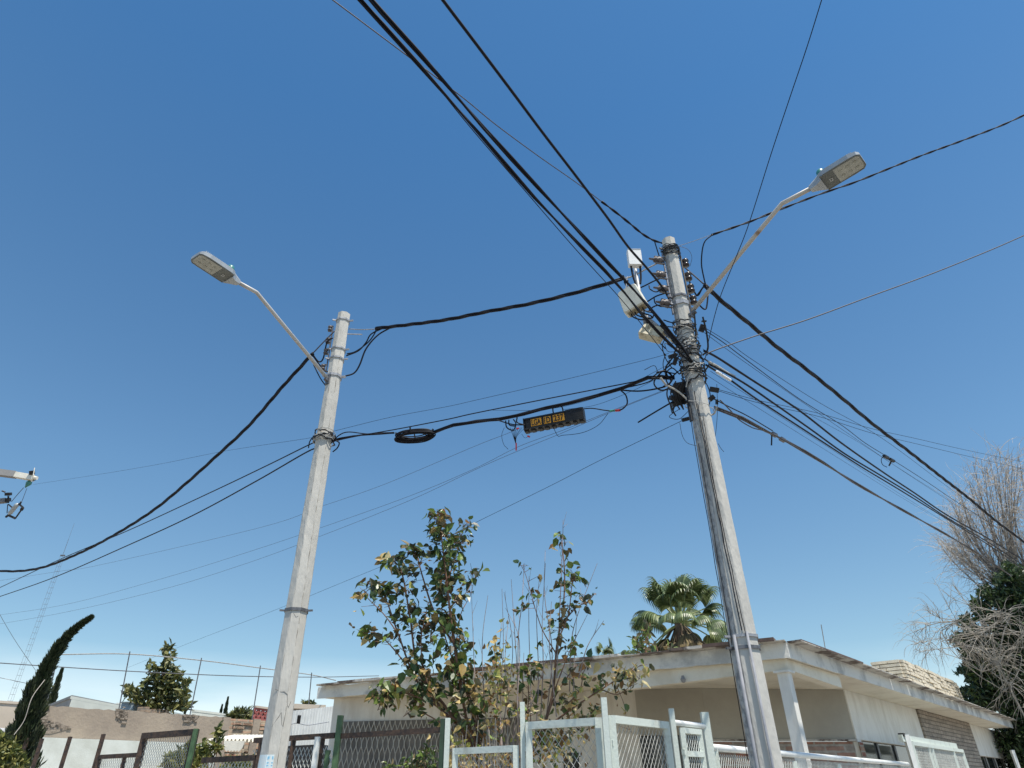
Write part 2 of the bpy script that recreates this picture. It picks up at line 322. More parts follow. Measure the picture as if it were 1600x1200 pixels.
# ------------------------------------------------------------------ poles
def polepos(x, y, h):
    p = H(x, y, h); return Vector((p.x, p.y, 0))
LPB = polepos(427.6, 1178, 8.5); RPB = polepos(1197, 1190, 6.8)
class Pole:
    def __init__(s, base, toppx, r0_, r1_, az0):
        s.b = base; d = Vector((base.x, base.y, 0)).normalized()
        s.pl = Plane(base, (d.y, -d.x)); s.h = s.pl.at(*toppx).z; s.r0 = r0_; s.r1 = r1_; s.az0 = az0
    def r(s, z): return s.r0 + (s.r1 - s.r0) * z / s.h
    def z(s, x, y): return s.pl.at(x, y).z
    def p(s, z, az, off=0.0):
        a = R(az); q = s.r(z) + off; return Vector((s.b.x + math.sin(a) * q, s.b.y + math.cos(a) * q, z))
    def ring(s, mb, z, off=0.006, t=0.006, h=0.03):              # flat band hugging the octagon
        for k in range(8):
            a = s.az0 + 45 * k; A = s.p(z, a, off); B = s.p(z, a + 45, off)
            mb.bar(A, B, t, h)
    def loop(s, mb, z, off=0.02, r=0.006, tilt=0.03, wob=0.012, seed=0, n=24, a0=0, a1=360):
        q = random.Random(seed); ph = q.random() * 6; pts = []
        for i in range(n + 1):
            a = a0 + (a1 - a0) * i / n
            pts.append(s.p(z + tilt * math.sin(R(a) + ph) + q.uniform(-1, 1) * wob * .4, a, off + q.uniform(0, wob)))
        mb.tube(pts, r, 5)
def make_shaft(P, root, m):
    mb = MB(); n = 60; vs = []; q = random.Random(3)
    cr = 0.16                                                    # small chamfer at the octagon's edges
    for i in range(n + 1):
        z = P.h * i / n
        for k in range(8):
            for a in (P.az0 + 45 * k - 3, P.az0 + 45 * k + 3):
                j = q.uniform(-.0022, .0022)
                vs.append(P.p(z, a, -0.002 + j))
    fs = [(i * 16 + k, i * 16 + (k + 1) % 16, (i + 1) * 16 + (k + 1) % 16, (i + 1) * 16 + k) for i in range(n) for k in range(16)]
    top = [P.p(P.h + 0.02, a0, -0.035) for a0 in [P.az0 + 22.5 * k for k in range(16)]]
    o = n * 16; vs += top; fs += [(o + k, o + (k + 1) % 16, o + 16 + (k + 1) % 16, o + 16 + k) for k in range(16)]
    fs.append(tuple(range(o + 16, o + 32)))
    mb.add(vs, fs); return mb.build('shaft', m, root)

# --- left pole
L = Pole(LPB, (539, 492), 0.165, 0.098, 142)
lp = empty('utility_pole', LPB, 'pale octagonal concrete pole with a peeling blue sticker, the left of two', 'pole', 'concrete poles')
make_shaft(L, lp, m_conc)
for (x, y, hh, mm) in [(538, 503, .03, m_galv), (531, 548, .028, m_galv), (529, 563, .028, m_galv), (523, 590, .04, m_galv), (461, 955, .035, m_galvd)]:
    b = MB(); z = L.z(x, y); L.ring(b, z, 0.008, 0.008, hh)
    b.bar(L.p(z, 100, 0.0), L.p(z, 100, 0.07), 0.02); b.bar(L.p(z, 250, 0.0), L.p(z, 250, 0.06), 0.02)
    b.build('clamp_band', mm, lp)
b = MB()
for k in range(7): L.loop(b, L.z(508, 684) + (k - 3) * 0.022, 0.012, 0.006, 0.025, 0.02, seed=k)
b.build('wire_wrap', m_lgrey_c, lp)
b = MB()
for k in range(4): L.loop(b, L.z(508, 686) + (k - 1) * 0.03, 0.014, 0.007, 0.03, 0.03, seed=k + 30)
b.build('wire_wrap', m_black, lp)
b = MB()                                                         # cracks in the concrete, thin raised-edge seams
def crack(P, pts, mb, r=0.0022):
    mb.tube([P.p(z, a, P_off) for z, a, P_off in pts], r, 4)
zc = L.z(440, 1082)
crack(L, [(zc + .02, 205, .001), (zc + .01, 190, -.003), (zc - .01, 175, -.009), (zc - .005, 160, -.008), (zc - .03, 145, -.001), (zc - .14, 136, -.002), (zc - .16, 128, -.007), (zc - .1, 118, -.008)], b)
zc2 = L.z(436, 1118)
crack(L, [(zc2 - .12, 188, -.001), (zc2 - .02, 165, -.009), (zc2 + .02, 158, -.009), (zc2 - .1, 147, -.004), (zc2 - .12, 141, -.001), (zc2 + .08, 138, -.001)], b)
crack(L, [(L.z(461, 962), 175, -.008), (L.z(461, 968), 160, -.008), (L.z(461, 966), 150, -.004)], b)
b.build('crack', m_crack, lp)
for az_, sd_ in ((142, 1), (187, 2)):
    b = MB(); q_ = random.Random(sd_); n = 150
    b.tube([L.p(.5 + (L.h - 1.2) * i / n, az_ + q_.uniform(-1.2, 1.2), -.002 + q_.uniform(-.002, .001)) for i in range(n + 1)], [q_.choice([.0006, .001, .0015, .0035]) * (1.3 if az_ == 142 else .7) for i in range(n + 1)], 4); b.build('mould_seam', mat('seam_grime', (.22, .20, .17), .95), lp)
# sticker near the bottom
b = MB(); zs = L.z(412, 1180)
n = 5
for (z0, z1, off, mm, nm) in [(zs - .62, zs, .004, mat('sticker_paper', (0.62, 0.75, 0.80), 0.5, col2=(0.72, 0.76, 0.75), scale=14), 'sticker')]:
    vs = []; az = [187, 195, 205, 215, 226]
    for z in (z0, z1):
        for a in az: vs.append(L.p(z, a, off - .006 * (1 - abs(a - 207) / 25) * .6))
    for z in (z0, z1):
        for a in (184, 170, 158): vs.append(L.p(z, a, off - .006 * .9))
    b.add(vs, [(i, i + 1, 5 + i + 1, 5 + i) for i in range(4)] + [(0, 10, 13, 5), (10, 11, 14, 13), (11, 12, 15, 14)])
    st = b.build(nm, mm, lp)
b = MB()
for (dz, hh) in [(.03, .028), (.075, .012), (.10, .010), (.15, .03)]:
    A = L.p(zs - dz, 184, -.0005); B = L.p(zs - dz, 160, -.0005); b.bar(A, B, .002, hh)
b.build('print', mat('sticker_blue', (0.25, 0.52, 0.70), 0.5), st)
def spool(c, ax, m, parent, s=1.0, name='insulator'):
    b = MB(); b.lathe(c, ax, [(-.04 * s, .02 * s), (-.036 * s, .034 * s), (-.02 * s, .036 * s), (-.008 * s, .022 * s), (.008 * s, .022 * s), (.02 * s, .036 * s), (.036 * s, .034 * s), (.04 * s, .02 * s)], 12)
    return b.build(name, m, parent, True)
Zu = Vector((0, 0, 1))
LI = []
b = MB(); za = L.z(520, 510); zb = L.z(514, 580)
b.bar(L.p(za, 262, .035), L.p(zb, 262, .02), .012, .03)
for (x, y) in [(523, 513), (520, 532), (518, 549), (516, 574)]:
    z = L.z(x, y); c = L.p(z, 262, .075); LI.append(c); spool(c, Zu, m_ins, lp, 1.0)
    b.bar(L.p(z + .05, 262, .03), L.p(z + .05, 262, .1), .03, .006); b.bar(L.p(z - .05, 262, .03), L.p(z - .05, 262, .1), .03, .006)
    b.bar(L.p(z + .055, 262, .075), L.p(z - .055, 262, .075), .012)
b.build('insulator_rack', m_galvd, lp)
b = MB()                                                         # tie bolts and the short bare wire on the right
b.bar(L.p(L.z(533, 522), 90, 0), L.p(L.z(533, 523), 90, .23), .014); b.bar(L.p(L.z(525, 593), 110, 0), L.p(L.z(525, 595), 110, .1), .012)
each(b, 'bolt', m_galv, lp)

# --- right pole
P_ = Pole(RPB, (1046, 376), 0.158, 0.092, 132)
rp = empty('utility_pole', RPB, 'grey concrete pole crowded with cables, boxes and steel conduits, the right of two', 'pole', 'concrete poles')
make_shaft(P_, rp, m_conc2)
Q = P_
for (x, y, hh, mm) in [(1047, 392, .03, m_galvd), (1058, 468, .03, m_galvd), (1064, 478, .06, m_galv), (1072, 515, .03, m_galvd), (1076, 550, .03, m_galv), (1166, 996, .025, m_galv), (1169, 1014, .03, m_galvd)]:
    b = MB(); z = Q.z(x, y); Q.ring(b, z, 0.010, 0.008, hh); b.bar(Q.p(z, 250, 0), Q.p(z, 250, .07), .02); b.build('clamp_band', mm, rp)
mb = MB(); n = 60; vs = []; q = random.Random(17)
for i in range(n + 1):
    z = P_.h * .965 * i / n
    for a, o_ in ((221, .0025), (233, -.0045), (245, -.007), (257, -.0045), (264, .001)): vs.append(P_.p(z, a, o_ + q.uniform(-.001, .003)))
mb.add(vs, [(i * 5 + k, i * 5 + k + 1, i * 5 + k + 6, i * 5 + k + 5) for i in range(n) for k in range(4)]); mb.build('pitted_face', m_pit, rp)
# conduits up the lower pole
for az, rr, top in [(226, .015, 995), (182, .012, 992)]:
    b = MB(); zt = Q.z(1165, top); b.tube([Q.p(z, az, .022) for z in (0.14, zt * .5, zt)], rr, 10); b.build('conduit', m_cond, rp, True)
# wires running down the pole
for az, y0, y1, rr, mm, sd_, lean in [(212, 620, 990, .005, m_black, 1, -14), (206, 640, 1000, .004, m_black, 3, -20), (190, 660, 860, .0035, m_black, 4, 12), (239, 700, 1010, .004, m_black, 6, 6), (252, 600, 1190, .004, m_black, 8, 0)]:
    b = MB(); q = random.Random(sd_); z0 = Q.z(1080, y0); z1 = Q.z(1150, y1); n = 16; off = .004 if sd_ != 8 else .03
    b.tube([Q.p(z0 + (z1 - z0) * i / n, az + lean * i / n + q.uniform(-2, 2), off + q.uniform(0, .006)) for i in range(n + 1)], rr, 5)
    b.build('riser_wire', mm, rp)
# insulator racks
RIL = []; b = MB()
b.bar(Q.p(Q.z(1040, 400), 258, .03), Q.p(Q.z(1055, 495), 258, .02), .015, .035)
for (x, y) in [(1040, 413), (1044, 436), (1048, 458), (1052, 480)]:
    z = Q.z(x, y); c = Q.p(z, 255, .12); RIL.append(c)
    q = MB(); ax = (Q.p(z, 255, 1) - Q.p(z, 255, 0)).normalized()
    q.lathe(c, ax, [(-.08, .02), (-.06, .035), (-.03, .05), (.0, .045), (.01, .03), (.02, .042), (.045, .04), (.06, .018), (.12, .012)], 12)
    q.build('insulator', m_ins, rp, True)
    b.bar(Q.p(z + .055, 255, .02), Q.p(z + .055, 255, .16), .03, .006); b.bar(Q.p(z - .055, 255, .02), Q.p(z - .055, 255, .16), .03, .006)
b.build('insulator_rack', m_galvd, rp)
RIR = []; b = MB()
b.bar(Q.p(Q.z(1058, 398), 85, .03), Q.p(Q.z(1070, 492), 85, .02), .015, .03)
for (x, y) in [(1052, 410), (1056, 431), (1060, 450), (1064, 468)]:
    z = Q.z(x, y); c = Q.p(z, 85, .08); RIR.append(c); spool(c, Zu, m_insb, rp, 1.35)
b.build('insulator_rack', m_blackp, rp)
b = MB()
for k in range(12): Q.loop(b, Q.z(1047, 390) - k * 0.012, .012, .005, .03, .02, seed=50 + k)
b.build('wire_wrap', m_blackp, rp)
b = MB()
for k in range(24): Q.loop(b, Q.z(1070, 505) + (Q.z(1083, 600) - Q.z(1070, 505)) * k / 23, .012, rnd.choice([.004, .007, .010]), .05, .03, seed=80 + k, a0=rnd.uniform(0, 180), a1=rnd.uniform(300, 560))
b.build('wire_wrap', m_blackp, rp)
b = MB()
for k in range(3): Q.loop(b, Q.z(1072, 520) + (Q.z(1086, 640) - Q.z(1072, 520)) * k / 2, .016, .005, .07, .03, seed=120 + k, a0=rnd.uniform(0, 180), a1=rnd.uniform(300, 500))
b.build('wire_wrap', m_lgrey_c, rp)
# loose tails and loops of wire around the crowded middle of the pole
def pxtube(pts, depth, r, k=6, n=6, mb=None):
    mb = mb or MB()
    P3 = [D(p[0], p[1], (p[2] if len(p) > 2 else depth)) for p in pts]; mb.tube(spline(P3, k), r, n); return mb
ZP = 7.9
b = MB()
for pts, r in [([(1058, 540), (1050, 560), (1040, 575), (1046, 590), (1060, 580)], .009), ([(1060, 560), (1030, 585), (1022, 600), (1035, 610), (1058, 600)], .010),
               ([(1098, 555), (1106, 545), (1104, 520), (1098, 495)], .012), ([(1100, 560), (1108, 568), (1100, 580), (1092, 575)], .009),
               ([(1056, 605), (1044, 600), (1040, 585), (1050, 575), (1062, 585)], .008), ([(1050, 575), (1040, 560), (1035, 540), (1042, 525)], .006),
               ([(1068, 640), (1062, 625), (1052, 640), (1056, 650)], .009), ([(1092, 590), (1104, 600), (1110, 620), (1106, 640)], .006),
               ([(1040, 553), (1036, 570), (1042, 588), (1055, 592)], .005), ([(1085, 490), (1087, 520), (1086, 560)], .010),
               ([(1062, 660), (1066, 680), (1074, 692), (1090, 697)], .003), ([(1120, 600), (1121, 640), (1119, 670), (1116, 690)], .003),
               ([(1122, 693), (1126, 700), (1131, 706)], .003)]:
    pxtube(pts, ZP - .05, r, mb=b)
q = random.Random(11)
for i in range(22):
    x0 = q.uniform(1040, 1095); y0 = q.uniform(535, 640); pts = [(x0, y0)]
    for j in range(3): x0 += q.uniform(-16, 16); y0 += q.uniform(-14, 16); pts.append((x0, y0))
    dx = [7.66 + .3 * abs(p[0] - 1075) / 40 for p in pts]
    pxtube([(p[0], p[1], d) for p, d in zip(pts, dx)], 0, q.choice([.004, .005, .007]), mb=b)
b.build('loose_wires', m_blackp, rp)
b = pxtube([(1044, 603), (1060, 612), (1080, 630), (1095, 643), (1108, 648), (1116, 646), (1120, 636)], 7.45, .011)
pxtube([(1080, 582), (1075, 592), (1072, 605)], 7.5, .008, mb=b); pxtube([(1032, 590), (1038, 598), (1042, 604)], 7.7, .013, mb=b)
b.build('loose_wires', m_lgrey_c, rp)
# small drop-wire clamps on the pole
def bx(px, py, d, w, h, dp, rot=0.0, mb=None):
    mb = mb or MB(); X = (Rv * math.cos(R(rot)) + Uv * math.sin(R(rot))); Y = (-Rv * math.sin(R(rot)) + Uv * math.cos(R(rot)))
    mb.box(D(px, py, d), X, Y, Fv, w, h, dp); return mb
b = MB()
for (x, y, w, h, r) in [(1097, 513, .06, .09, -20), (1116, 609, .10, .06, -10), (1112, 622, .05, .07, -50), (1072, 655, .10, .04, 15), (1051, 556, .10, .045, 20), (1055, 564, .04, .1, -20), (1120, 628, .02, .06, 0), (1100, 502, .05, .02, 0)]:
    bx(x, y, 7.7 if y > 540 else 7.95, w, h, .05, r, b)
each(b, 'wire_clamp', m_blackp, rp)
b = MB()
for k in range(7): bx(1061 + rnd.uniform(-4, 5), 600 + k * 5, 7.62, rnd.uniform(.13, .19), .05, .12, rnd.uniform(-25, 25), b)
for k in range(5):
    x = 1050 + k * 6; pxtube([(x, 590 + rnd.uniform(0, 10)), (x - 8, 615), (x + rnd.uniform(-6, 8), 640)], 7.55, .008, mb=b)
b.build('terminal_box', m_blackp, rp)
b = MB(); b.bar(Q.p(Q.z(1068, 610), 262, .015), Q.p(Q.z(1078, 662), 262, .015), .02, .05); b.build('bracket', m_blackp, rp)

# --- street lamps ---------------------------------------------------
def lamp(P, az, clamp_px, elbow_px, neck_px, tip_px, arm_m, label):
    d = Vector((math.sin(R(az)), math.cos(R(az)), 0)); pl = Plane(P.b, (d.x, d.y)); side = d.cross(Zu)
    c = pl.at(*clamp_px); e = pl.at(*elbow_px); n = pl.at(*neck_px); t = pl.at(*tip_px)
    root = empty('street_lamp', c, label, 'street lamp', 'street lamps on the concrete poles')
    b = MB(); e0 = e + (c - e).normalized() * .05; e1 = e + (n - e).normalized() * .05
    b.tube([c, e0, e, e1, n], .027, 12); b.build('arm', arm_m, root, True)
    b = MB(); b.bar(c - Zu * .09, c + Zu * .07, .07, .016, up=d); b.bar(c - d * .04 - Zu * .05, c + d * .05 - Zu * .02, .05, .03); b.build('mounting_plate', m_galvd, root)
    ax = (t - n).normalized(); ax = Vector((d.x * .985, d.y * .985, ax.z * .9)).normalized(); Y = side; Zl = Y.cross(ax)
    if Zl.z < 0: Zl = -Zl
    Lh = (t - n).length
    def q(a, y, z): return n + ax * a + Y * y + Zl * z
    b = MB(); prof = [(-.03, .032, -.03, .035), (.05, .055, -.05, .06), (.12, .10, -.06, .07)]
    def loft(prof, k=1.0):
        vs = []
        for a, w, z0, z1 in prof:
            vs += [q(a, -w, z0), q(a, w, z0), q(a, w * 1.02, z0 * .3 + z1 * .7), q(a, w * .72, z1), q(a, -w * .72, z1), q(a, -w * 1.02, z0 * .3 + z1 * .7)]
        m_ = len(prof); fs = [(i * 6 + k_, i * 6 + (k_ + 1) % 6, (i + 1) * 6 + (k_ + 1) % 6, (i + 1) * 6 + k_) for i in range(m_ - 1) for k_ in range(6)]
        fs += [(0, 1, 2, 3, 4, 5)[::-1], tuple(range((m_ - 1) * 6, m_ * 6))]; return vs, fs
    b.add(*loft(prof)); b.build('neck', m_lum, root)
    b = MB(); b.add(*loft([(.115, .115, -.035, .05), (.16, .135, -.035, .055), (Lh * .8, .14, -.035, .05), (Lh * .95, .125, -.035, .035), (Lh, .095, -.03, .015)]))
    hd = b.build('housing', m_lum, root)
    b = MB()
    for k in range(16):
        a = .2 + (Lh - .27) * k / 15; b.box(q(a, 0, .052), ax, Y, Zl, .007, .20, .035)
    b.build('cooling_fins', m_lum, hd)
    sp_ = Lh * .47
    b = MB(); b.add([q(sp_, -.118, -.040), q(sp_, .118, -.040), q(Lh * .93, .108, -.040), q(Lh * .975, .085, -.036), q(Lh * .975, -.085, -.036), q(Lh * .93, -.108, -.040)], [(0, 1, 2, 3, 4, 5)])
    lens = b.build('lens', m_lens, root)
    b = MB()
    for k in range(3):
        for j in (-1, 1): b.lathe(q(sp_ + .06 + k * (Lh * .42) / 3, j * .045, -.042), -Zl, [(0, .018), (.006, .016), (.008, .008)], 10)
    each(b, 'led', mat('led_optics', (0.42, 0.42, 0.36), .3), lens)
    b = MB(); b.add([q(.125, -.115, -.040), q(.125, .115, -.040), q(sp_ - .005, .122, -.041), q(sp_ - .005, -.122, -.041)], [(0, 1, 2, 3)]); b.build('driver_cover', m_lumd, root)
    b = MB()
    b.bar(q(.118, -.125, -.037), q(Lh * .94, -.118, -.038), .012); b.bar(q(.118, .125, -.037), q(Lh * .94, .118, -.038), .012)
    b.bar(q(Lh * .95, -.11, -.037), q(Lh * .99, -.08, -.034), .012); b.bar(q(Lh * .95, .11, -.037), q(Lh * .99, .08, -.034), .012); b.bar(q(Lh * .99, -.085, -.034), q(Lh * .99, .085, -.034), .012)
    b.build('rim', m_lumd, root)
    b = MB(); cq = q(.2, .0, -.0455)
    b.box(cq - Y * .018, ax, Y, Zl, .03, .004, .002); b.box(cq + Y * .018, ax, Y, Zl, .03, .004, .002); b.box(cq + ax * .013, ax, Y, Zl, .004, .032, .002); b.box(cq - ax * .013, ax, Y, Zl, .004, .03, .002)
    b.build('plate_mark', m_white, root)
    b = MB(); b.lathe(q(.13, 0, .06), Zu, [(-.02, .03), (.02, .045), (.03, .048), (.09, .046), (.11, .035), (.115, .01)], 16); b.build('photocell', m_teal, root, True)
    return root
lamp(L, 213, (512, 592), (401, 457), (370, 440), (306, 398), m_arm, 'slim grey street lamp with clean arm reaching up to the left')
lamp(P_, 135, (1081, 487), (1222, 318), (1270, 293), (1347, 246), m_armr, 'street lamp on rust-stained arm reaching up to the right')

# --- antennas on the right pole --------------------------------------
def rbox(c, X, Y, Z, w, h, d, bev, taper=1.0, n=4):
    mb = MB(); prof = []
    hw, hh = w / 2 - bev, h / 2 - bev
    for cx, cy, a0 in [(hw, hh, 0), (-hw, hh, 90), (-hw, -hh, 180), (hw, -hh, 270)]:
        for i in range(n + 1):
            a = R(a0 + 90 * i / n); prof.append((cx + bev * math.cos(a), cy + bev * math.sin(a)))
    vs = []; m_ = len(prof)
    for z, s in [(-d / 2, .96), (-d / 2 + .01, 1), (d / 2 - .02, 1), (d / 2, .93)]:
        for (a, e) in prof: t = 1 + (taper - 1) * (e / h + .5); vs.append(c + X * (a * s * t) + Y * (e * s) + Z * z)
    fs = [(i * m_ + k, i * m_ + (k + 1) % m_, (i + 1) * m_ + (k + 1) % m_, (i + 1) * m_ + k) for i in range(3) for k in range(m_)] + [tuple(range(m_))[::-1], tuple(range(3 * m_, 4 * m_))]
    mb.add(vs, fs); return mb
def orient(az, tilt, roll=0.0):                                  # facing az, up axis nearly vertical
    f = Vector((math.sin(R(az)) * math.cos(R(tilt)), math.cos(R(az)) * math.cos(R(tilt)), math.sin(R(tilt))))
    x = Zu.cross(f).normalized(); y = f.cross(x)
    X = x * math.cos(R(roll)) + y * math.sin(R(roll)); Y = -x * math.sin(R(roll)) + y * math.cos(R(roll)); return X, Y, f
DA = 8.35
mastlo = D(1008, 505, DA); masthi = D(992, 418, DA + .35)
root = empty('antenna_mount', D(1062, 552, 7.95), 'steel offset arm and short mast beside the right pole carrying three boxes', 'bracket')
b = MB(); b.tube([D(1002, 488, DA), D(1030, 512, 8.2), D(1070, 550, 7.9)], .022, 8); b.tube([D(1012, 500, DA), D(1045, 525, 8.2), D(1074, 530, 7.95)], .014, 8); b.build('arm', m_galv, root, True)
b = MB(); b.tube([D(1009, 520, DA - .08), mastlo, masthi], .024, 8); b.build('mast', m_galv, root, True)
b = MB(); b.bar(D(1036, 515, 8.15), D(1048, 528, 8.05), .05, .05); b.build('clamp', m_galvd, root)
b = MB(); b.bar(D(1040, 520, 8.13), D(1052, 532, 8.02), .055, .055); b.build('sleeve', m_beige, root)
root = empty('radio_box', D(991, 420, DA + .2), 'small bright white radio box topmost on the mast beside the right pole', 'antenna', 'antenna boxes beside the right pole')
X, Y, f = orient(178, -2); c = D(991.5, 404, DA + .2)
rbox(c, X, Y, f, .185, .27, .08, .015).build('case', m_white, root)
b = MB(); b.bar(c + Y * .128 - X * .085 + f * .041, c + Y * .128 + X * .085 + f * .041, .006, .006); b.build('seam', m_lum, root)
b = MB(); 
for s in (-1, 1): b.tube(spline([c - Y * .13 + X * s * .06, c - Y * .3 + X * s * .05, c - Y * .42 + X * s * .03], 4), .014, 8)
b.build('cable_tail', m_black, root)
root = empty('panel_antenna', D(988, 490, DA), 'cream square panel antenna with stained underside, middle of three boxes', 'antenna', 'antenna boxes beside the right pole')
X, Y, f = orient(212, -2, 13); c = D(988, 469, DA - .1)
rbox(c, X, Y, f, .31, .36, .15, .04, .84).build('case', m_cream, root)
b = MB(); b.box(c - Y * .184, X, Y, f, .23, .012, .11); b.build('base_cap', m_under, root)
b = MB()
for s in (-.08, -.03, .03, .08): b.tube(spline([c - Y * .165 + X * s, c - Y * .24 + X * s, c - Y * .32 + X * (s + .08) - f * .04, c - Y * .33 + X * .12 - f * .1], 4), .009, 6)
b.build('cable_tail', m_black, root)
root = empty('radio_box', D(1019, 530, 8.2), 'yellowed beige box with a dirty underside hanging lowest on the mast', 'antenna', 'antenna boxes beside the right pole')
X, Y, f = orient(192, 12, -32); c = D(1019, 521, 8.2)
rbox(c, X, Y, f, .30, .19, .12, .02).build('case', m_beige, root)
b = MB()
for i in range(3):
    for j in range(3): b.box(c + f * .0555 + X * (-.06 + i * .05) + Y * (-.04 + j * .035), X, Y, f, .006, .02, .003)
b.build('vent_slots', m_crack, root)
b = MB(); b.tube(spline([D(1032, 508, 8.1), D(1042, 518, 8.05), D(1052, 532, 8.0), D(1062, 545, 7.9)], 5), .016, 8); b.build('cable_tail', m_black, root)

# ------------------------------------------------------------------ cables
def cable(pts, d0, d1, r, label, m=None, group='cables overhead', twist=0, pitch=0.35, name='overhead_cable', cat='cable', k=8):
    m = m or m_black
    ln = [0.0]
    for a, c in zip(pts, pts[1:]): ln.append(ln[-1] + math.hypot(c[0] - a[0], c[1] - a[1]))
    P3 = [D(p[0], p[1], 1 / ((1 / d0) + (1 / d1 - 1 / d0) * l / ln[-1])) for p, l in zip(pts, ln)]
    S = spline(P3, k)
    def outside(p): return p[0] < 0 or p[0] > 1600 or p[1] < 0
    for e_, (p_, a_, b_) in enumerate(((pts[-1], -1, -3), (pts[0], 0, 2))):        # run on towards the next pole, out of the picture
        if outside(p_):
            t_ = (S[a_] - S[b_]).normalized(); base_ = S[a_]
            ext = [base_ + t_ * u + Vector((0, 0, .004 * u * u)) for u in (3, 6, 9, 12, 15, 18)]
            S = S + ext if e_ == 0 else ext[::-1] + S
    mb = MB()
    if not twist: mb.tube(S, r, 6)
    else:
        # resample evenly
        cum = [0.0]
        for a, c in zip(S, S[1:]): cum.append(cum[-1] + (c - a).length)
        step = pitch / 8; N = max(4, int(cum[-1] / step)); E = []; j = 0
        for i in range(N + 1):
            s = cum[-1] * i / N
            while j < len(cum) - 2 and cum[j + 1] < s: j += 1
            t = (s - cum[j]) / max(1e-9, cum[j + 1] - cum[j]); E.append(S[j].lerp(S[j + 1], t))
        T, Nn = frames(E)
        for w in range(twist):
            ph = 2 * math.pi * w / twist
            pts3 = []
            for i, p in enumerate(E):
                a = ph + 2 * math.pi * i * (cum[-1] / N) / pitch + 1.1 * math.sin(i * .13) + .6 * math.sin(i * .041)
                pts3.append(p + (Nn[i] * math.cos(a) + T[i].cross(Nn[i]) * math.sin(a)) * r * .95)
            mb.tube(pts3, r, 5)
    o = mb.build(name, m, None, True)
    return tag(o, label, cat, group)
GA = 'power cables'; GB = 'telephone and data cables'; GC = 'thin drop wires'
cable([(587, 513), (640, 507), (700, 499), (760, 487), (830, 474), (900, 457), (972, 436)], 10.0, 8.75, .016, 'thick twisted black power cable hung between the tops of the two poles', group=GA, twist=3, pitch=1.0)
cable([(545, 514), (566, 515), (590, 514)], 10.1, 10.0, .008, 'short bare tie wire from the left pole top to the twisted cable', m_galv, GA)
cable([(542, 553), (556, 549), (575, 535), (586, 520), (587, 514)], 9.95, 10.0, .010, 'black loop of wire dropping from the twisted cable to the left pole', group=GA)
cable([(541, 556), (560, 548), (572, 535), (580, 522), (600, 512)], 9.9, 10.0, .011, 'inner black lead curving from the twisted cable to the left pole', group=GA)
cable([(538, 588), (553, 583), (562, 570), (572, 545), (590, 524), (612, 511)], 9.6, 10.0, .013, 'outermost black lead curving from the twisted cable down to the lamp clamp', group=GA)
cable([(489, 552), (470, 573), (440, 606), (390, 664), (340, 711), (290, 756), (240, 797), (180, 835), (120, 866), (60, 888), (0, 892), (-80, 880)], 9.8, 17, .0155, 'heavy twisted black power cable sagging from the left pole to the left edge', group=GA, twist=3, pitch=1.4)
cable([(523, 517), (505, 535), (488, 553)], 9.9, 9.8, .009, 'dark wire from the top insulator of the left pole down to the sagging cable', m_grey_c, GA)
cable([(520, 528), (511, 535), (505, 560), (498, 565), (488, 553)], 9.85, 9.8, .011, 'kinked black lead between left pole insulators and the lamp arm', group=GA)
cable([(487, 553), (497, 567), (508, 580), (514, 580)], 9.8, 9.75, .011, 'black lead running under the lamp arm to the left pole insulator', group=GA)
cable([(490, 570), (500, 590), (509, 603)], 9.75, 9.65, .009, 'short black wire entering the lamp clamp on the left pole', group=GA)
cable([(1070, 418), (1085, 431), (1101, 445)], 8.75, 8.6, .010, 'thin dark wire from the upper right insulator to the heavy cable right of the pole', m_grey_c, GA)
cable([(1101, 445), (1120, 464), (1150, 489), (1178, 512), (1210, 539), (1237, 560), (1260, 577), (1313, 620), (1363, 662), (1413, 700), (1473, 747), (1513, 778), (1560, 817), (1600, 847), (1680, 912)], 8.6, 22, .0175, 'thick twisted black power cable descending right in front of the bare tree', group=GA, twist=3, pitch=1.7)
cable([(1075, 435), (1083, 452), (1090, 462), (1098, 450), (1105, 445)], 8.6, 8.5, .010, 'black jumper loop between right pole insulators and lamp arm', group=GA)
cable([(1073, 455), (1085, 464), (1100, 447)], 8.5, 8.5, .009, 'second black jumper just under the loop beside the lamp arm', group=GA)
cable([(1093, 477), (1100, 483), (1104, 480), (1106, 460), (1104, 447)], 8.2, 8.4, .010, 'black hanging loop below the base of the right lamp arm', group=GA)
cable([(1114, 366), (1100, 380), (1096, 410), (1100, 435), (1103, 446)], 8.7, 8.6, .009, 'black drop curving from the upper right cable to the lamp arm', group=GA)
cable([(1055, 386), (1080, 378), (1114, 366)], 8.9, 8.7, .004, 'fine bare messenger wire from the right pole top to the upper right cable', m_galv, GA)
cable([(1060, 384), (1075, 390), (1081, 402), (1078, 416)], 8.9, 8.8, .003, 'hair-thin curled wire beside the right pole top', m_grey_c, GA)
cable([(1112, 367), (1150, 354), (1175, 345), (1207, 332), (1235, 321), (1285, 302), (1335, 285), (1380, 267), (1440, 243), (1500, 221), (1560, 198), (1600, 180), (1680, 142)], 8.7, 11, .009, 'twisted black cable crossing behind the right lamp arm to the upper right edge', group=GA, twist=2, pitch=.7)
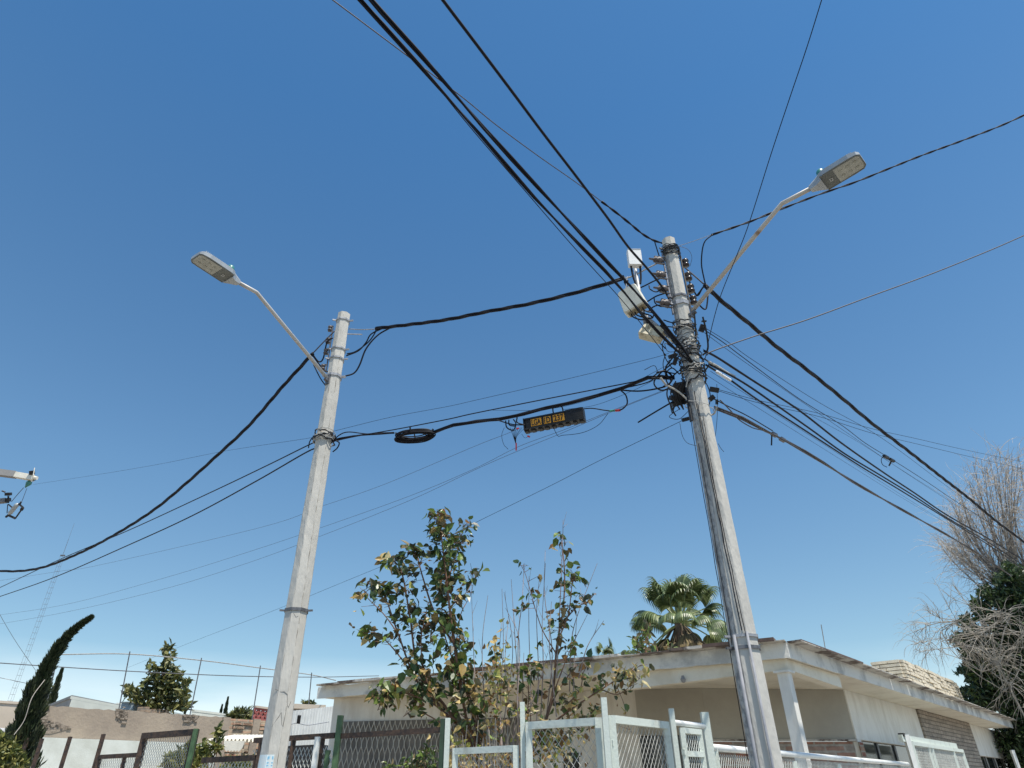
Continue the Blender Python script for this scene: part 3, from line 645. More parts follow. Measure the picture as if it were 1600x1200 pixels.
# to the upper left, over the viewer
cable([(1047, 470), (1035, 449), (1010, 418), (981, 385), (949, 340), (900, 275), (850, 210), (800, 143), (745, 70), (692, 0), (640, -70)], 8.4, 4.9, .014, 'single thick black cable running over the top edge, rightmost of the bundle', group=GA)
cable([(1086, 571), (1060, 535), (1032, 502), (999, 462), (954, 415), (900, 357), (847, 300), (782, 229), (725, 165), (685, 117), (615, 40), (580, 0), (530, -58)], 7.7, 4.6, .011, 'paired black cables passing in front of the square antenna to the top edge', group=GB, twist=2, pitch=3.0)
cable([(1086, 571), (1050, 541), (999, 487), (963, 442), (900, 377), (827, 300), (775, 239), (725, 182), (655, 102), (610, 52), (562, 0), (510, -58)], 7.7, 4.6, .010, 'black cable just left of the paired cables, running to the top edge', group=GB, twist=2, pitch=3.0)
cable([(1041, 556), (1005, 510), (969, 466), (900, 390), (822, 300), (735, 199), (655, 100), (600, 38), (567, 0), (520, -55)], 7.8, 4.6, .0042, 'thin wire hugging the lower side of the cable bundle to the top edge', group=GC)
cable([(1035, 380), (1020, 375), (1003, 365), (985, 350), (965, 334), (940, 315)], 8.9, 8.5, .009, 'short twisted black end fixed to the right pole top', group=GA, twist=2, pitch=.4)
cable([(940, 315), (900, 285), (840, 243), (775, 195), (730, 158), (687, 125), (600, 60), (520, 0), (440, -60)], 8.5, 5.2, .0055, 'thin brownish wire crossing the bundle on its way to the top left', m_grey_c, GC)
cable([(1023, 378), (1030, 400), (1034, 408)], 8.85, 8.8, .008, 'short black lead down from the pole top clamp to the first insulator', group=GA)
cable([(1285, -4), (1262, 70), (1235, 150), (1205, 240), (1170, 350), (1150, 402), (1125, 465), (1110, 520), (1102, 560)], 5.6, 7.7, .0042, 'thin lone wire rising steeply past the right lamp arm to the top edge', group=GC)
cable([(1104, 555), (1115, 548), (1180, 525), (1260, 500), (1360, 463), (1450, 430), (1540, 394), (1600, 368), (1680, 333)], 7.7, 9.5, .008, 'brownish cable climbing from the right pole to the right edge below the lamp', m_grey_c, GB)
cable([(1100, 548), (1123, 560), (1180, 597), (1247, 640), (1313, 691), (1380, 738), (1430, 771), (1480, 805), (1547, 843), (1600, 876), (1660, 915)], 7.7, 19, .014, 'uppermost black data cable from the right pole to the right edge', group=GB)
cable([(1110, 570), (1160, 597), (1213, 633), (1267, 671), (1320, 709), (1373, 741), (1430, 776), (1480, 809), (1547, 849), (1600, 884)], 7.7, 19, .013, 'black data cable directly under the uppermost one, right of the pole', group=GB)
cable([(1103, 570), (1140, 593), (1180, 622), (1240, 661), (1300, 700), (1350, 732), (1400, 762), (1470, 805), (1547, 853), (1600, 890)], 7.65, 19, .012, 'lowest of the three black data cables right of the pole', group=GB)
cable([(1107, 565), (1122, 573), (1136, 582), (1148, 588)], 7.65, 8.1, .014, 'short cream preformed grip on the data cable beside the right pole', m_lgrey_c, GB)
cable([(1120, 581), (1131, 588), (1141, 594)], 7.6, 7.9, .019, 'white sleeve on the lowest data cable beside the right pole', m_white, GB)
cable([(1117, 637), (1147, 647), (1190, 670), (1230, 690), (1280, 719), (1330, 751), (1380, 780), (1430, 808), (1480, 836), (1530, 866), (1580, 900)], 7.5, 19, .013, 'grey brown cable pair sloping to the bare tree, below all the black cables', m_grey_c, GB, twist=2, pitch=5)
cable([(1113, 622), (1140, 636), (1170, 651), (1207, 673)], 7.55, 8.6, .007, 'thin black wire joining the grey cable from above', group=GC)
cable([(1125, 625), (1140, 640), (1155, 656), (1175, 668), (1190, 672)], 7.55, 8.2, .007, 'grey slack loop hanging just under the grey cable near the pole', m_grey_c, GC)
for i, (pts, lab) in enumerate([
    ([(1120, 608), (1187, 626), (1280, 646), (1363, 670), (1430, 685), (1513, 704), (1600, 722), (1660, 735)], 'upper of two nearly level thin wires reaching the right edge above the bare tree'),
    ([(1120, 610), (1187, 630), (1280, 651), (1363, 677), (1430, 693), (1513, 713), (1600, 733), (1660, 747)], 'lower of two nearly level thin wires reaching the right edge above the bare tree'),
    ([(1097, 513), (1130, 535), (1163, 560), (1247, 622), (1313, 663), (1353, 693), (1397, 720), (1447, 752), (1493, 783), (1560, 826)], 'thin wire carrying a small black splice, sloping to the bare tree'),
    ([(1098, 510), (1140, 536), (1177, 563), (1280, 629), (1380, 686), (1480, 760), (1530, 795)], 'highest of the thin wires fanning right from the right pole'),
    ([(1110, 580), (1180, 625), (1240, 664), (1310, 709), (1380, 755), (1460, 806), (1500, 832)], 'faint thin wire under the black data cables right of the pole'),
    ([(1098, 545), (1170, 592), (1260, 645), (1340, 690), (1410, 735), (1490, 785)], 'faint thin wire just above the black data cables right of the pole'),
    ([(1098, 518), (1150, 556), (1230, 612), (1310, 667), (1390, 722), (1460, 768), (1520, 806)], 'faint thin wire between the splice wire and the black data cables'),
    ([(1104, 586), (1160, 622), (1240, 672), (1320, 722), (1400, 772), (1450, 802)], 'faintest thin wire midway to the grey cable, right of the pole')]):
    cable(pts, 7.7, 18, [.0036, .0036, .0055, .0036, .0025, .0025, .003, .0025][i] , lab, group=GC)
sr2 = empty('cable_clip', D(1209, 679, 8.7), 'small clips with a hanging tail on the grey cable right of the pole', 'clip')
b = MB(); b.bar(D(1206, 677, 8.7), D(1213, 681, 8.75), .05, .04); b.bar(D(1219, 685, 8.85), D(1226, 689, 8.9), .05, .04); each(b, 'clip', m_galvd, sr2)
b = MB(); b.tube([D(1206, 680, 8.7), D(1205.5, 696, 8.7)], .010, 5); b.build('tail', m_black, sr2)
sroot = empty('wire_splice', D(1386, 716, 11.6), 'small black splice clamp on a thin wire right of the poles', 'splice')
b = MB(); b.bar(D(1381, 712, 11.6), D(1388, 716, 11.7), .05, .04); b.bar(D(1390, 717, 11.7), D(1397, 721, 11.8), .05, .035); b.bar(D(1393, 720, 11.7), D(1389, 728, 11.7), .02); b.build('clamp', m_blackp, sroot)
b = MB(); b.tube(spline([D(1381, 712, 11.6), D(1377, 718, 11.6), D(1379, 726, 11.6), D(1386, 730, 11.6)], 5), .006, 5); b.build('tail', m_black, sroot)
# between the poles, communications level
cable([(520, 674), (610, 652), (700, 635), (740, 626), (840, 603), (920, 584), (1018, 560), (1045, 552)], 9.1, 7.9, .0028, 'thin wire highest of the low spans between the poles', group=GC)
cable([(516, 691), (545, 684), (577, 678), (623, 670), (700, 655), (740, 646), (840, 626), (932, 608), (1010, 592), (1032, 581), (1056, 584)], 9.05, 7.8, .008, 'straight black cable just above the closure between the poles', group=GB)
cable([(512, 690), (528, 686), (560, 680), (616, 676)], 9.05, 8.95, .009, 'black cable from the left pole to the coiled slack', group=GB, twist=2, pitch=1.5)
cable([(518, 692), (530, 680), (545, 675), (575, 678), (616, 677)], 9.0, 8.95, .008, 'arched black lead joining the span right of the left pole', group=GB)
cable([(520, 706), (527, 700), (530, 692), (524, 688)], 9.0, 9.0, .009, 'small black tail looping under the wire wrap of the left pole', group=GB)
cable([(676, 676), (700, 666), (740, 659), (780, 655), (816, 647), (860, 636), (920, 622), (964, 609), (1010, 591), (1036, 584), (1054, 590)], 8.9, 7.8, .014, 'thick black bundle carrying the lettered closure between the poles', group=GB, twist=3, pitch=2.5)
cable([(964, 609), (1000, 611), (1036, 605), (1048, 597), (1050, 588), (1040, 580), (1026, 582)], 8.1, 7.75, .011, 'black slack arc closing on the right pole', group=GB)
cable([(964, 609), (1010, 598), (1030, 587), (1044, 590), (1048, 598), (1036, 604)], 8.15, 7.7, .008, 'inner arc of black slack near the right pole', group=GB)
cable([(970, 610), (978, 618), (980, 630), (974, 638), (968, 641)], 8.15, 8.2, .009, 'black loop ending in red and green markers', group=GB)
cable([(910, 639), (925, 638), (945, 641), (954, 642)], 8.45, 8.3, .008, 'black lead leaving the closure towards the markers', group=GB)
b = MB(); b.tube([D(953, 642, 8.3), D(961, 641.5, 8.27)], .014, 8); o = b.build('cable_marker', m_green); tag(o, 'green marker sleeve on the lead right of the closure', 'marker')
b = MB(); b.tube([D(962, 641.5, 8.26), D(969, 641, 8.22)], .016, 8); o = b.build('cable_marker', m_red); tag(o, 'red marker sleeve at the end of the black loop', 'marker')
cable([(858, 648), (870, 679), (880, 680), (910, 676), (935, 664), (950, 646)], 8.5, 8.3, .0035, 'thin slack wire drooping below the closure', group=GC)
for i, (pts, d0, d1, lab) in enumerate([
    ([(-30, 912), (90, 893), (150, 884), (400, 826), (500, 792), (600, 757), (740, 698), (786, 680), (815, 668)], 19, 8.7, 'faint thin wire from the closure down to the far left, uppermost of the lower ones'),
    ([(-30, 965), (100, 945), (250, 905), (380, 865), (500, 825), (640, 775), (740, 733), (810, 698), (880, 672), (950, 644), (1036, 610), (1056, 600)], 20, 7.8, 'faint thin wire crossing behind the left pole, middle of the lower ones'),
    ([(-30, 980), (100, 957), (250, 922), (380, 882), (500, 838), (640, 782), (740, 735), (806, 706), (870, 680), (940, 650), (984, 632), (1050, 606)], 20, 7.8, 'faint thin wire crossing behind the left pole, just under its twin'),
    ([(200, 1043), (300, 1003), (420, 957), (540, 908), (660, 858), (740, 818), (858, 760), (940, 718), (1060, 660), (1074, 652)], 26, 7.7, 'long thin wire rising from the lower left to the right pole base clamp'),
    ([(52, 757), (150, 742), (250, 725), (350, 705), (480, 685), (502, 680)], 17, 9.1, 'faint wire from the left edge crossarm to the left pole'),
    ([(770, 641), (850, 640), (920, 625), (985, 600), (1040, 572)], 8.6, 7.8, 'thin wire rising beside the thick bundle, first of two by the closure'),
    ([(880, 640), (930, 633), (985, 612), (1030, 590)], 8.5, 7.8, 'thin wire rising beside the thick bundle, nearest the closure')]):
    cable(pts, d0, d1, [.0026, .0028, .0028, .0034, .0024, .0025, .0025][i] , lab, m_grey_c if i in (0, 1, 2) else m_black, GC)
cable([(997, 660), (1025, 643), (1054, 626)], 7.9, 7.6, .010, 'short stiff black rod jutting from the right pole terminal box', group=GB)
cable([(497, 688), (490, 683), (484, 690), (482, 700)], 9.05, 9.1, .008, 'black lead looping over the left side of the left pole', group=GB)
cable([(496, 691), (485, 694), (420, 726), (330, 769), (200, 829), (96, 873), (0, 918), (-60, 945)], 9.1, 19, .0085, 'upper of two straight black cables going left from the left pole', group=GB)
cable([(498, 701), (480, 706), (400, 752), (300, 806), (200, 852), (85, 902), (0, 932), (-60, 952)], 9.1, 19, .0105, 'lower of two straight black cables going left from the left pole', group=GB)
# right pole insulator leads toward the left
for i, (pts, m_) in enumerate([([(1026, 412), (1010, 420), (992, 430), (975, 436)], m_lgrey_c), ([(1034, 434), (1020, 440), (1004, 448), (985, 455), (975, 440)], m_black), ([(1040, 458), (1025, 463), (1010, 472), (995, 478)], m_black), ([(1044, 481), (1030, 477), (1020, 480), (1012, 488)], m_black)]):
    cable(pts, 8.6, 8.7, .010, ['pale lead from the first insulator of the right pole towards the mast', 'black lead from the second insulator of the right pole towards the mast', 'black lead from the third insulator of the right pole behind the panel antenna', 'black lead from the lowest insulator of the right pole'][i], m_, GA)
for i, pts in enumerate([[(1014, 446), (1016, 452), (1026, 456), (1036, 450)], [(1022, 466), (1024, 474), (1034, 479), (1046, 474)], [(1004, 388 + 92), (1018, 520), (1040, 545)], [(1037, 500), (1050, 504), (1062, 503)], [(1040, 510), (1055, 512), (1066, 518)]]):
    cable(pts, 8.4, 8.2, .008, ['small slack curl under the second insulator lead', 'small slack curl under the third insulator lead', 'black cable running down along the antenna arm', 'short black tie from the antenna arm to the right pole', 'lower short black tie from the antenna arm to the right pole'][i], group=GA)
# dead-end clamp where the twisted cable ends
root = empty('dead_end_clamp', D(973, 436, 8.7), 'small metal dead-end clamp where the twisted cable meets the mast', 'clamp')
b = MB(); bx(972, 433, 8.7, .05, .04, .04, 20, b); bx(978, 438, 8.7, .07, .02, .02, -20, b); b.build('body', m_blackp, root)
b = MB(); b.bar(D(976, 432, 8.7), D(984, 462, 8.6), .012); b.bar(D(980, 432, 8.7), D(978, 450, 8.6), .01); b.bar(D(982, 433, 8.7), D(992, 431, 8.7), .01); b.build('strap', m_galv, root)
# coil of slack cable
root = empty('cable_coil', D(648, 681, 8.9), 'flat oval coil of black slack cable hanging on the span', 'cable coil')
b = MB()
for k in range(14):
    rx = .275 - .022 * (k % 5); ry = .108 - .014 * (k % 5); pts = []
    cX = (D(678, 676, 8.9) - D(616, 682, 8.9)).normalized(); cY = Vector((cX.y, -cX.x, 0)).normalized() * .93 + Zu * .3
    cc = D(648 + rnd.uniform(-1, 1), 681 + rnd.uniform(-1, 1), 8.9)
    for i in range(33):
        a = 2 * math.pi * i / 32; pts.append(cc + cX * (rx * math.cos(a) + .02 * math.sin(3 * a + k)) + cY * (ry * math.sin(a)) + Zu * (.005 * k - .03))
    b.tube(pts, .008, 6)
b.build('loops', m_black, root, True)
b = MB()
for a in (20, 100, 160, 215, 300):
    b.bar(D(648, 681, 8.9) + cX * (.225 * math.cos(R(a))) + cY * (.105 * math.sin(R(a))) - Zu * .03, D(648, 681, 8.9) + cX * (.275 * math.cos(R(a))) + cY * (.135 * math.sin(R(a))) + Zu * .04, .02)
b.bar(D(648, 681, 8.9) - cY * .11, D(648, 681, 8.9) + cY * .11, .014)
each(b, 'cable_tie', m_blackp, root)
# splice closure with orange lettering
cl = D(820, 666, 8.62); cr_ = D(913, 648, 8.42); X = (cr_ - cl).normalized(); cc = (cl + cr_) / 2
f = -(ray(866, 657)); f = (f - X * f.dot(X)); f.normalize(); f = (f + Vector((0, -.35, .35))).normalized(); f = (f - X * f.dot(X)).normalized(); Y = f.cross(X)
if Y.z < 0: Y = -Y
Lc_ = (cr_ - cl).length
root = empty('splice_closure', cc, 'long black ribbed splice closure with orange plates reading LGA 1D 237', 'splice closure')
b = MB()
vs_f = rbox(cc, X, Y, f, Lc_, .155, .12, .02)
o = vs_f.build('body', m_blackp, root)
b = MB()
for k in range(9):
    a = (-.46 + .92 * k / 8) * Lc_; b.box(cc + X * a + Y * .085, X, Y, f, .03, .03, .05); b.box(cc + X * (a + rnd.uniform(-.01, .01)) - Y * .085, X, Y, f, .05, .03, .08)
b.box(cc + X * (.345 * Lc_) + Y * .012, X, Y, f, Lc_ * .27, .15, .135); b.box(cc + Y * .07, X, Y, f, Lc_ * .97, .02, .14); b.box(cc - Y * .07, X, Y, f, Lc_ * .97, .02, .14)
for s in (-1, 1): b.box(cc + X * s * Lc_ * .49, X, Y, f, .02, .17, .13)
b.build('ribs', m_blackp, root)
px2 = lambda x: -(Lc_ / 2) + Lc_ * (x - 820) / 93
for (x0, x1, tx) in [(832, 848.5, 'LGA'), (852, 863, '1D'), (866.5, 884, '237')]:
    xc = px2((x0 + x1) / 2); w = px2(x1) - px2(x0)
    b = MB(); b.box(cc + X * xc + f * .063 + Y * .002, X, Y, f, w, .098, .004); plate = b.build('number_plate', m_orange, root)
    cu = bpy.data.curves.new('lettering', 'FONT'); cu.body = tx; cu.size = .092; cu.align_x = 'CENTER'; cu.align_y = 'CENTER'; cu.extrude = .0015; cu.offset = .0022
    to = bpy.data.objects.new('tmp', cu); COL.objects.link(to); bpy.context.view_layer.update()
    me = bpy.data.meshes.new_from_object(to.evaluated_get(bpy.context.evaluated_depsgraph_get())); bpy.data.objects.remove(to)
    xs = [v.co.x for v in me.vertices]; k = (w * .86) / (max(xs) - min(xs)); xm = (max(xs) + min(xs)) / 2; ys = [v.co.y for v in me.vertices]; ym = (max(ys) + min(ys)) / 2
    for v in me.vertices: v.co = cc + X * (xc + (v.co.x - xm) * k) + Y * ((v.co.y - ym) * 1.2 + .002) + f * (.067 + v.co.z) - cc
    me.materials.append(m_blackp); mo = bpy.data.objects.new('lettering', me); COL.objects.link(mo); mo.parent = plate
b = MB()
for pts in [[(864, 636), (864, 642), (866, 650)], [(872, 634), (878, 636), (880, 644)], [(808, 652), (808, 660), (820, 664)], [(790, 657), (792, 668), (802, 672), (806, 662), (802, 655)], [(776, 656), (800, 663), (820, 664)], [(795, 656), (796, 664), (806, 666)]]:
    pxtube(pts, 8.5, .009, mb=b)
each(b, 'hanger_loop', m_black, root)
b = MB()
for i in range(8):
    x = 797 + i * 3.2; pxtube([(x, 668 + (i % 3)), (802 + i * .8, 682), (806, 694)], 8.55, .0028, mb=b, n=4)
pxtube([(788, 668), (784, 680), (787, 694), (794, 702)], 8.55, .003, mb=b, n=4); pxtube([(815, 678), (820, 684), (826, 682)], 8.55, .003, mb=b, n=4)
b.build('fine_wires', m_black, root)
b = MB(); b.tube([D(806.5, 692, 8.55), D(806.5, 704, 8.55)], .010, 6); b.tube([D(824, 681, 8.55), D(828, 683, 8.55)], .012, 6); b.tube([D(807, 670, 8.55), D(811, 669, 8.55)], .012, 6); each(b, 'wire_cap', m_red, root)

# ------------------------------------------------------------------ pole gear at the left edge
root = empty('pole_crossarm', D(0, 740, 17), 'brown and cream crossarm end entering at the left edge', 'crossarm')
b = MB(); b.bar(D(-60, 731, 17), D(25, 742, 17), .16, .16); b.build('beam', m_farg, root)
b = MB(); b.bar(D(24, 742, 17), D(53, 747, 17), .14, .14); b.tube([D(50, 746.5, 17), D(58, 747, 17)], .05, 8); b.build('insulator_post', m_sheetb, root)
b = MB(); bx(50, 738.5, 17, .09, .1, .09, 5, b); bx(53, 749, 17, .06, .06, .06, 0, b); b.build('cap', m_blackp, root)
b = MB(); b.tube([D(54, 731, 17), D(52, 743, 16.9), D(49, 753, 16.9)], .012, 5); b.build('tie_wire', m_sheetb, root)
b = MB(); b.lathe(D(45, 755, 17), (D(38, 763, 17) - D(47, 752, 17)), [(-.06, .05), (0, .07), (.06, .05), (.1, .03), (.14, .02)], 10); b.build('insulator', m_teal, root, True)
root = empty('fuse_cutout', D(20, 795, 17), 'porcelain fuse cutout hanging below the crossarm at the left edge', 'fuse')
b = MB(); b.bar(D(-40, 787, 17), D(10, 782, 17), .11, .11); b.build('beam', m_galvd, root)
b = MB(); b.lathe(D(28, 787, 17), D(14, 804, 17) - D(28, 787, 17), [(0, .03)] + [(.03 + .03 * k, .06 if k % 2 else .045) for k in range(10)] + [(.36, .03)], 10); b.build('porcelain', m_lum, root, True)
b = MB()
for a, c, w in [((29, 787), (36, 793), .04), ((36, 793), (24, 810), .03), ((24, 810), (13, 805), .05), ((9, 808), (14, 804), .04), ((33, 784), (31, 788), .04), ((20, 794), (13, 788), .03), ((12, 788), (11, 802), .015), ((36, 793), (33, 797), .06)]:
    b.bar(D(*a, 17), D(*c, 17), w)
bx(13, 772, 17, .13, .07, .09, 0, b); b.bar(D(13, 775, 17), D(13, 786, 17), .03); bx(13, 781, 17, .09, .09, .08, 0, b)
b.build('fuse_tube', m_blackp, root)
b = MB(); b.tube(spline([D(37, 762, 17), D(28, 772, 17), D(18, 784, 17)], 4), .008, 5); b.tube([D(42, 763, 17), D(34, 784, 17)], .006, 5); b.tube([D(8, 769, 17), D(3, 767, 17)], .02, 5); b.build('lead', m_grey_c, root)

# ------------------------------------------------------------------ house
ZT = 3.5; TH = 0.2
A = Zp(1229, 1004, ZT); Bc = Zp(497, 1074, ZT); E = Zp(1580, 1127, ZT)
for v in (A, Bc, E): v.z = 0
dl = (Bc - A).normalized(); dr = (E - A).normalized(); nl = Vector((dl.y, -dl.x, 0)); nr = Vector((-dr.y, dr.x, 0))
if nl.dot(dr) < 0: nl = -nl
if nr.dot(dl) < 0: nr = -nr
WD = 5.0
house = empty('house', A.copy(), 'cream single storey house with flat overhanging roof and corner porch behind the fence', 'house')
def at(v, z): return Vector((v.x, v.y, z))
roofpoly = [A, E, E + dl * WD, A + dl * WD + dr * WD, Bc + dr * WD, Bc]
def inset(p, k=.03): return p + (dl + dr) * k
rb = MB(); rb.prism([at(p, ZT - TH) for p in [A + (dl + dr) * .02, E + dl * .02 - dr * .02, E + dl * WD, A + dl * WD + dr * WD, Bc + dr * WD, Bc + dr * .02 - dl * .02]], Vector((0, 0, TH - .01)))
roof = rb.build('roof', m_soff, house)
b = MB(); q = random.Random(5)
def fasc(P0, P1, zlo, zhi, out, mb, n=40, wob=.006, th=.03):
    d = (P1 - P0).normalized(); Ln = (P1 - P0).length; vs = []
    for i in range(n + 1):
        p = P0 + d * (Ln * i / n); a = q.uniform(-wob, wob); c = q.uniform(-wob, wob)
        vs += [at(p, zlo + c), at(p, zhi + a), at(p + out * th, zhi + a), at(p + out * th, zlo + c)]
    fs = [(i * 4 + k, i * 4 + (k + 1) % 4, (i + 1) * 4 + (k + 1) % 4, (i + 1) * 4 + k) for i in range(n) for k in range(4)] + [(0, 3, 2, 1), (n * 4, n * 4 + 1, n * 4 + 2, n * 4 + 3)]
    mb.add(vs, fs)
fasc(A - nr * .0 , Bc, ZT - TH - .02, ZT + .004, nl, b, 60); fasc(A, E, ZT - TH - .02, ZT + .004, nr, b, 90)
b.build('fascia', m_fascia, roof)
b = MB()                                                         # crumbling layers on top of the slab edge
for (P0, P1, o_) in [(A, Bc, nl), (A, E, nr)]:
    Ln = (P1 - P0).length; d = (P1 - P0).normalized(); s = 0.0
    while s < Ln - .1:
        w = q.uniform(.15, .6) if o_ is nl else q.uniform(.8, 2.6); hh = q.choice([.012, .02, .03, .045] if o_ is nl else [.01, .014, .018]) ; zz = ZT + .006
        if True: b.box(at(P0 + d * (s + w / 2) + o_ * (-.085 + q.uniform(-.02, .01)), zz + hh / 2), d, o_, Zu, w * .98, .2, hh)
        s += w
b.build('roof_edge_layer', m_roof, roof)
b = MB(); P0 = A + dl * 7.0; b.box(at(A + dl * (4.6) + nl * -.09, ZT + .03), dl, nl, Zu, 2.2, .22, .045); b.box(at(A + dr * 1.6 + nr * -.09, ZT + .025), dr, nr, Zu, 3.0, .22, .025); b.box(at(A + dl * .7 + nl * -.1, ZT + .035), dl, nl, Zu, 1.1, .24, .05)
each(b, 'roof_tiles', mat('old_red_tile', (0.17, 0.11, 0.09), .9, col2=(0.08, 0.06, 0.05), scale=5), roof)
# walls
ZL = 2.4
K = Zp(1339, 1155, ZL); K.z = 0; Q1 = Zp(1108, 1155, ZL); Q1.z = 0
Lw = Bc - dl * .35 + nl * .15
PW = Plane(K, dr)
def wall(P0, P1, z0, z1, th, mb, inw):
    mb.prism([at(P0, z0), at(P1, z0), at(P1, z1), at(P0, z1)], inw * th)
sE = PW.s(PW.at(1574, 1160)); s1 = PW.s(PW.at(1428, 1100)); s2 = PW.s(PW.at(1508, 1120))
def pp(s): return K + PW.d * s
b = MB(); wall(pp(0), pp(s1 - .002), ZL, ZT - TH - .003, .2, b, nr); wall(pp(s2 + .002), pp(sE), ZL, ZT - TH - .003, .2, b, nr)
wall(pp(0), pp(.25), 0, ZL - .003, .2, b, nr); wall(pp(.253), pp(s1 - .002), 0, 1.2, .2, b, nr); wall(pp(s2 + .002), pp(sE), 0, 1.2, .2, b, nr)
wall(pp(sE - .3), pp(sE), 1.203, ZL - .003, .2, b, nr)
b.build('wall', m_wall_w, house)
b = MB(); b.prism([at(pp(sE), 0), at(pp(sE) + nr * 4.5, 0), at(pp(sE) + nr * 4.5, ZT - TH - .003), at(pp(sE), ZT - TH - .003)], -dr * -.15)
b.build('wall', m_wall_w, house)
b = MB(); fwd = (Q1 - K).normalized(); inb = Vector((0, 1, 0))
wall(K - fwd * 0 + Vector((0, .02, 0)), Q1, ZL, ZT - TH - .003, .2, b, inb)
b.build('wall', m_porch_shade, house); b = MB()
wv = (Lw - Q1).normalized(); inw = Vector((-wv.y, wv.x, 0)); inw = inw if inw.y > 0 else -inw
PQ = Plane(Q1, wv); so0 = PQ.s(PQ.at(1098, 1165)); so1 = PQ.s(PQ.at(1000, 1165)); LQ = (Lw - Q1).length; zo = PQ.at(1020, 1149).z
sw0 = PQ.s(PQ.at(905, 1190)); sw1 = PQ.s(PQ.at(880, 1190)); zw = PQ.at(890, 1176).z
gp = lambda s: Q1 + wv * s
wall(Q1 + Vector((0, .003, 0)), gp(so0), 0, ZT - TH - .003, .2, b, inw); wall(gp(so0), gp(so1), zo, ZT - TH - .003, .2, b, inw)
b.build('wall', m_porch_shade, house); b = MB()
wall(gp(so1), gp(sw0), 0, ZT - TH - .003, .2, b, inw); wall(gp(sw0), gp(sw1), zw, ZT - TH - .003, .2, b, inw); wall(gp(sw1), gp(LQ), 0, ZT - TH - .003, .2, b, inw)
b.build('wall', m_wall_c, house); b = MB()
sv = (Bc + dr * WD - Lw).normalized(); wall(Lw + inw * .203, Lw + inw * 4.4, 0, ZT - TH - .003, .15, b, -wv)
b.build('wall', m_wall_c, house)
# lower porch wall: brickwork with a ledge
m_pbr = brickmat('porch_brick', (0.33, 0.15, 0.10), (0.30, 0.27, 0.23), (0.34, 0.31, 0.27), 1.0, 0.42, 0.11, 0.02, dirx=Vector((1, 0, 0)))
b = MB(); wall(K + Vector((-.02, .06, 0)), Q1 + Vector((.02, .06, 0)), 0, ZL - .04, .14, b, inb); b.build('brick_panel', m_pbr, house)
b = MB(); wall(K + Vector((-.01, -.03, 0)), Q1 + Vector((.01, -.03, 0)), ZL - .036, ZL - .004, .1, b, inb); b.build('ledge', m_roof, house)
m_stone = brickmat('stacked_stone_dark', (0.40, 0.34, 0.275), (0.26, 0.225, 0.185), (0.16, 0.135, 0.11), 1.0, 0.55, 0.10, 0.010, dirx=dr, bump=1.0)
b = MB(); b.prism([at(pp(s1) - nr * .05, 0), at(pp(s2) - nr * .05, 0), at(pp(s2) - nr * .05, ZT - TH - .006), at(pp(s1) - nr * .05, ZT - TH - .006)], nr * .3); b.build('stone_panel', m_stone, house)
m_corner = brickmat('corner_stone', (0.35, 0.24, 0.16), (0.24, 0.10, 0.07), (0.3, 0.27, 0.22), 1.0, 0.25, 0.1, 0.015, dirx=dr)
b = MB(); b.prism([at(pp(-.03) - nr * .03, 0), at(pp(.24) - nr * .03, 0), at(pp(.24) - nr * .03, ZL - .05), at(pp(-.03) - nr * .03, ZL - .05)], nr * .02); b.build('corner_stones', m_corner, house)
for (sa, sb, nmul) in [(.26, s1 - .06, 4), (s2 + .05, sE - .31, 4)]:
    b = MB(); b.prism([at(pp(sa) + nr * .1, 1.21), at(pp(sb) + nr * .1, 1.21), at(pp(sb) + nr * .1, ZL - .004), at(pp(sa) + nr * .1, ZL - .004)], nr * .02); w_ = b.build('window', m_glass, house)
    b = MB()
    for i in range(nmul + 1):
        s = sa + (sb - sa) * i / nmul; b.bar(at(pp(s) + nr * .08, 1.21), at(pp(s) + nr * .08, ZL - .01), .035)
    b.bar(at(pp(sa) + nr * .08, 1.8), at(pp(sb) + nr * .08, 1.8), .025); b.build('frame', m_frame, w_)
b = MB(); b.prism([at(gp(so0) + inw * .12, 0), at(gp(so1) + inw * .12, 0), at(gp(so1) + inw * .12, zo), at(gp(so0) + inw * .12, zo)], inw * .02); w_ = b.build('window', m_glass, house)
b = MB()
for i in range(4): s = so0 + (so1 - so0) * i / 3; b.bar(at(gp(s) + inw * .1, 0), at(gp(s) + inw * .1, zo), .03)
b.build('frame', m_frame, w_)
b = MB(); b.prism([at(gp(sw0) + inw * .12, 0), at(gp(sw1) + inw * .12, 0), at(gp(sw1) + inw * .12, zw), at(gp(sw0) + inw * .12, zw)], inw * .02); b.build('window', m_glass, house)
# porch beam and column
ZB = ZT - TH - .06
off_ = .10
PBL = Plane(A + dr * off_ + dl * off_, dl); PBR = Plane(A + dl * off_ + dr * off_, dr)
c0 = PBL.at(1221, 1047); c2_ = PBL.at(940, 1082); c3_ = PBR.at(1316, 1075)
zc_ = c0.z; TB = ZT - TH - .004; crn = A + (dl + dr) * off_
b = MB(); b.prism([at(crn, zc_), c2_, at(c2_, TB), at(crn, TB)], dr * .18)
b.build('beam', m_soff, house)
c3b = PBR.at(1322, 1068)
b = MB(); b.prism([at(crn + dr * .182, zc_ + .001), c3_, at(c3_, TB - .002), at(crn + dr * .182, TB - .002)], dl * .18)
b.build('beam', m_soff, house)
cp = crn + (dl + dr) * .10
b = MB(); b.box(at(cp, zc_ / 2), dr, nr, Zu, .165, .165, zc_ - .004); b.box(at(cp, zc_ - .02), dr, nr, Zu, .26, .24, .03); b.build('column', m_wall_w, house)
b = MB(); pq = PBL.at(1069, 1056) - Zu * .0 - dr * .05; b.lathe(pq, -Zu, [(0, .02), (.03, .028), (.06, .045), (.10, .03), (.11, .01)], 10); b.build('porch_light', m_farg, house)
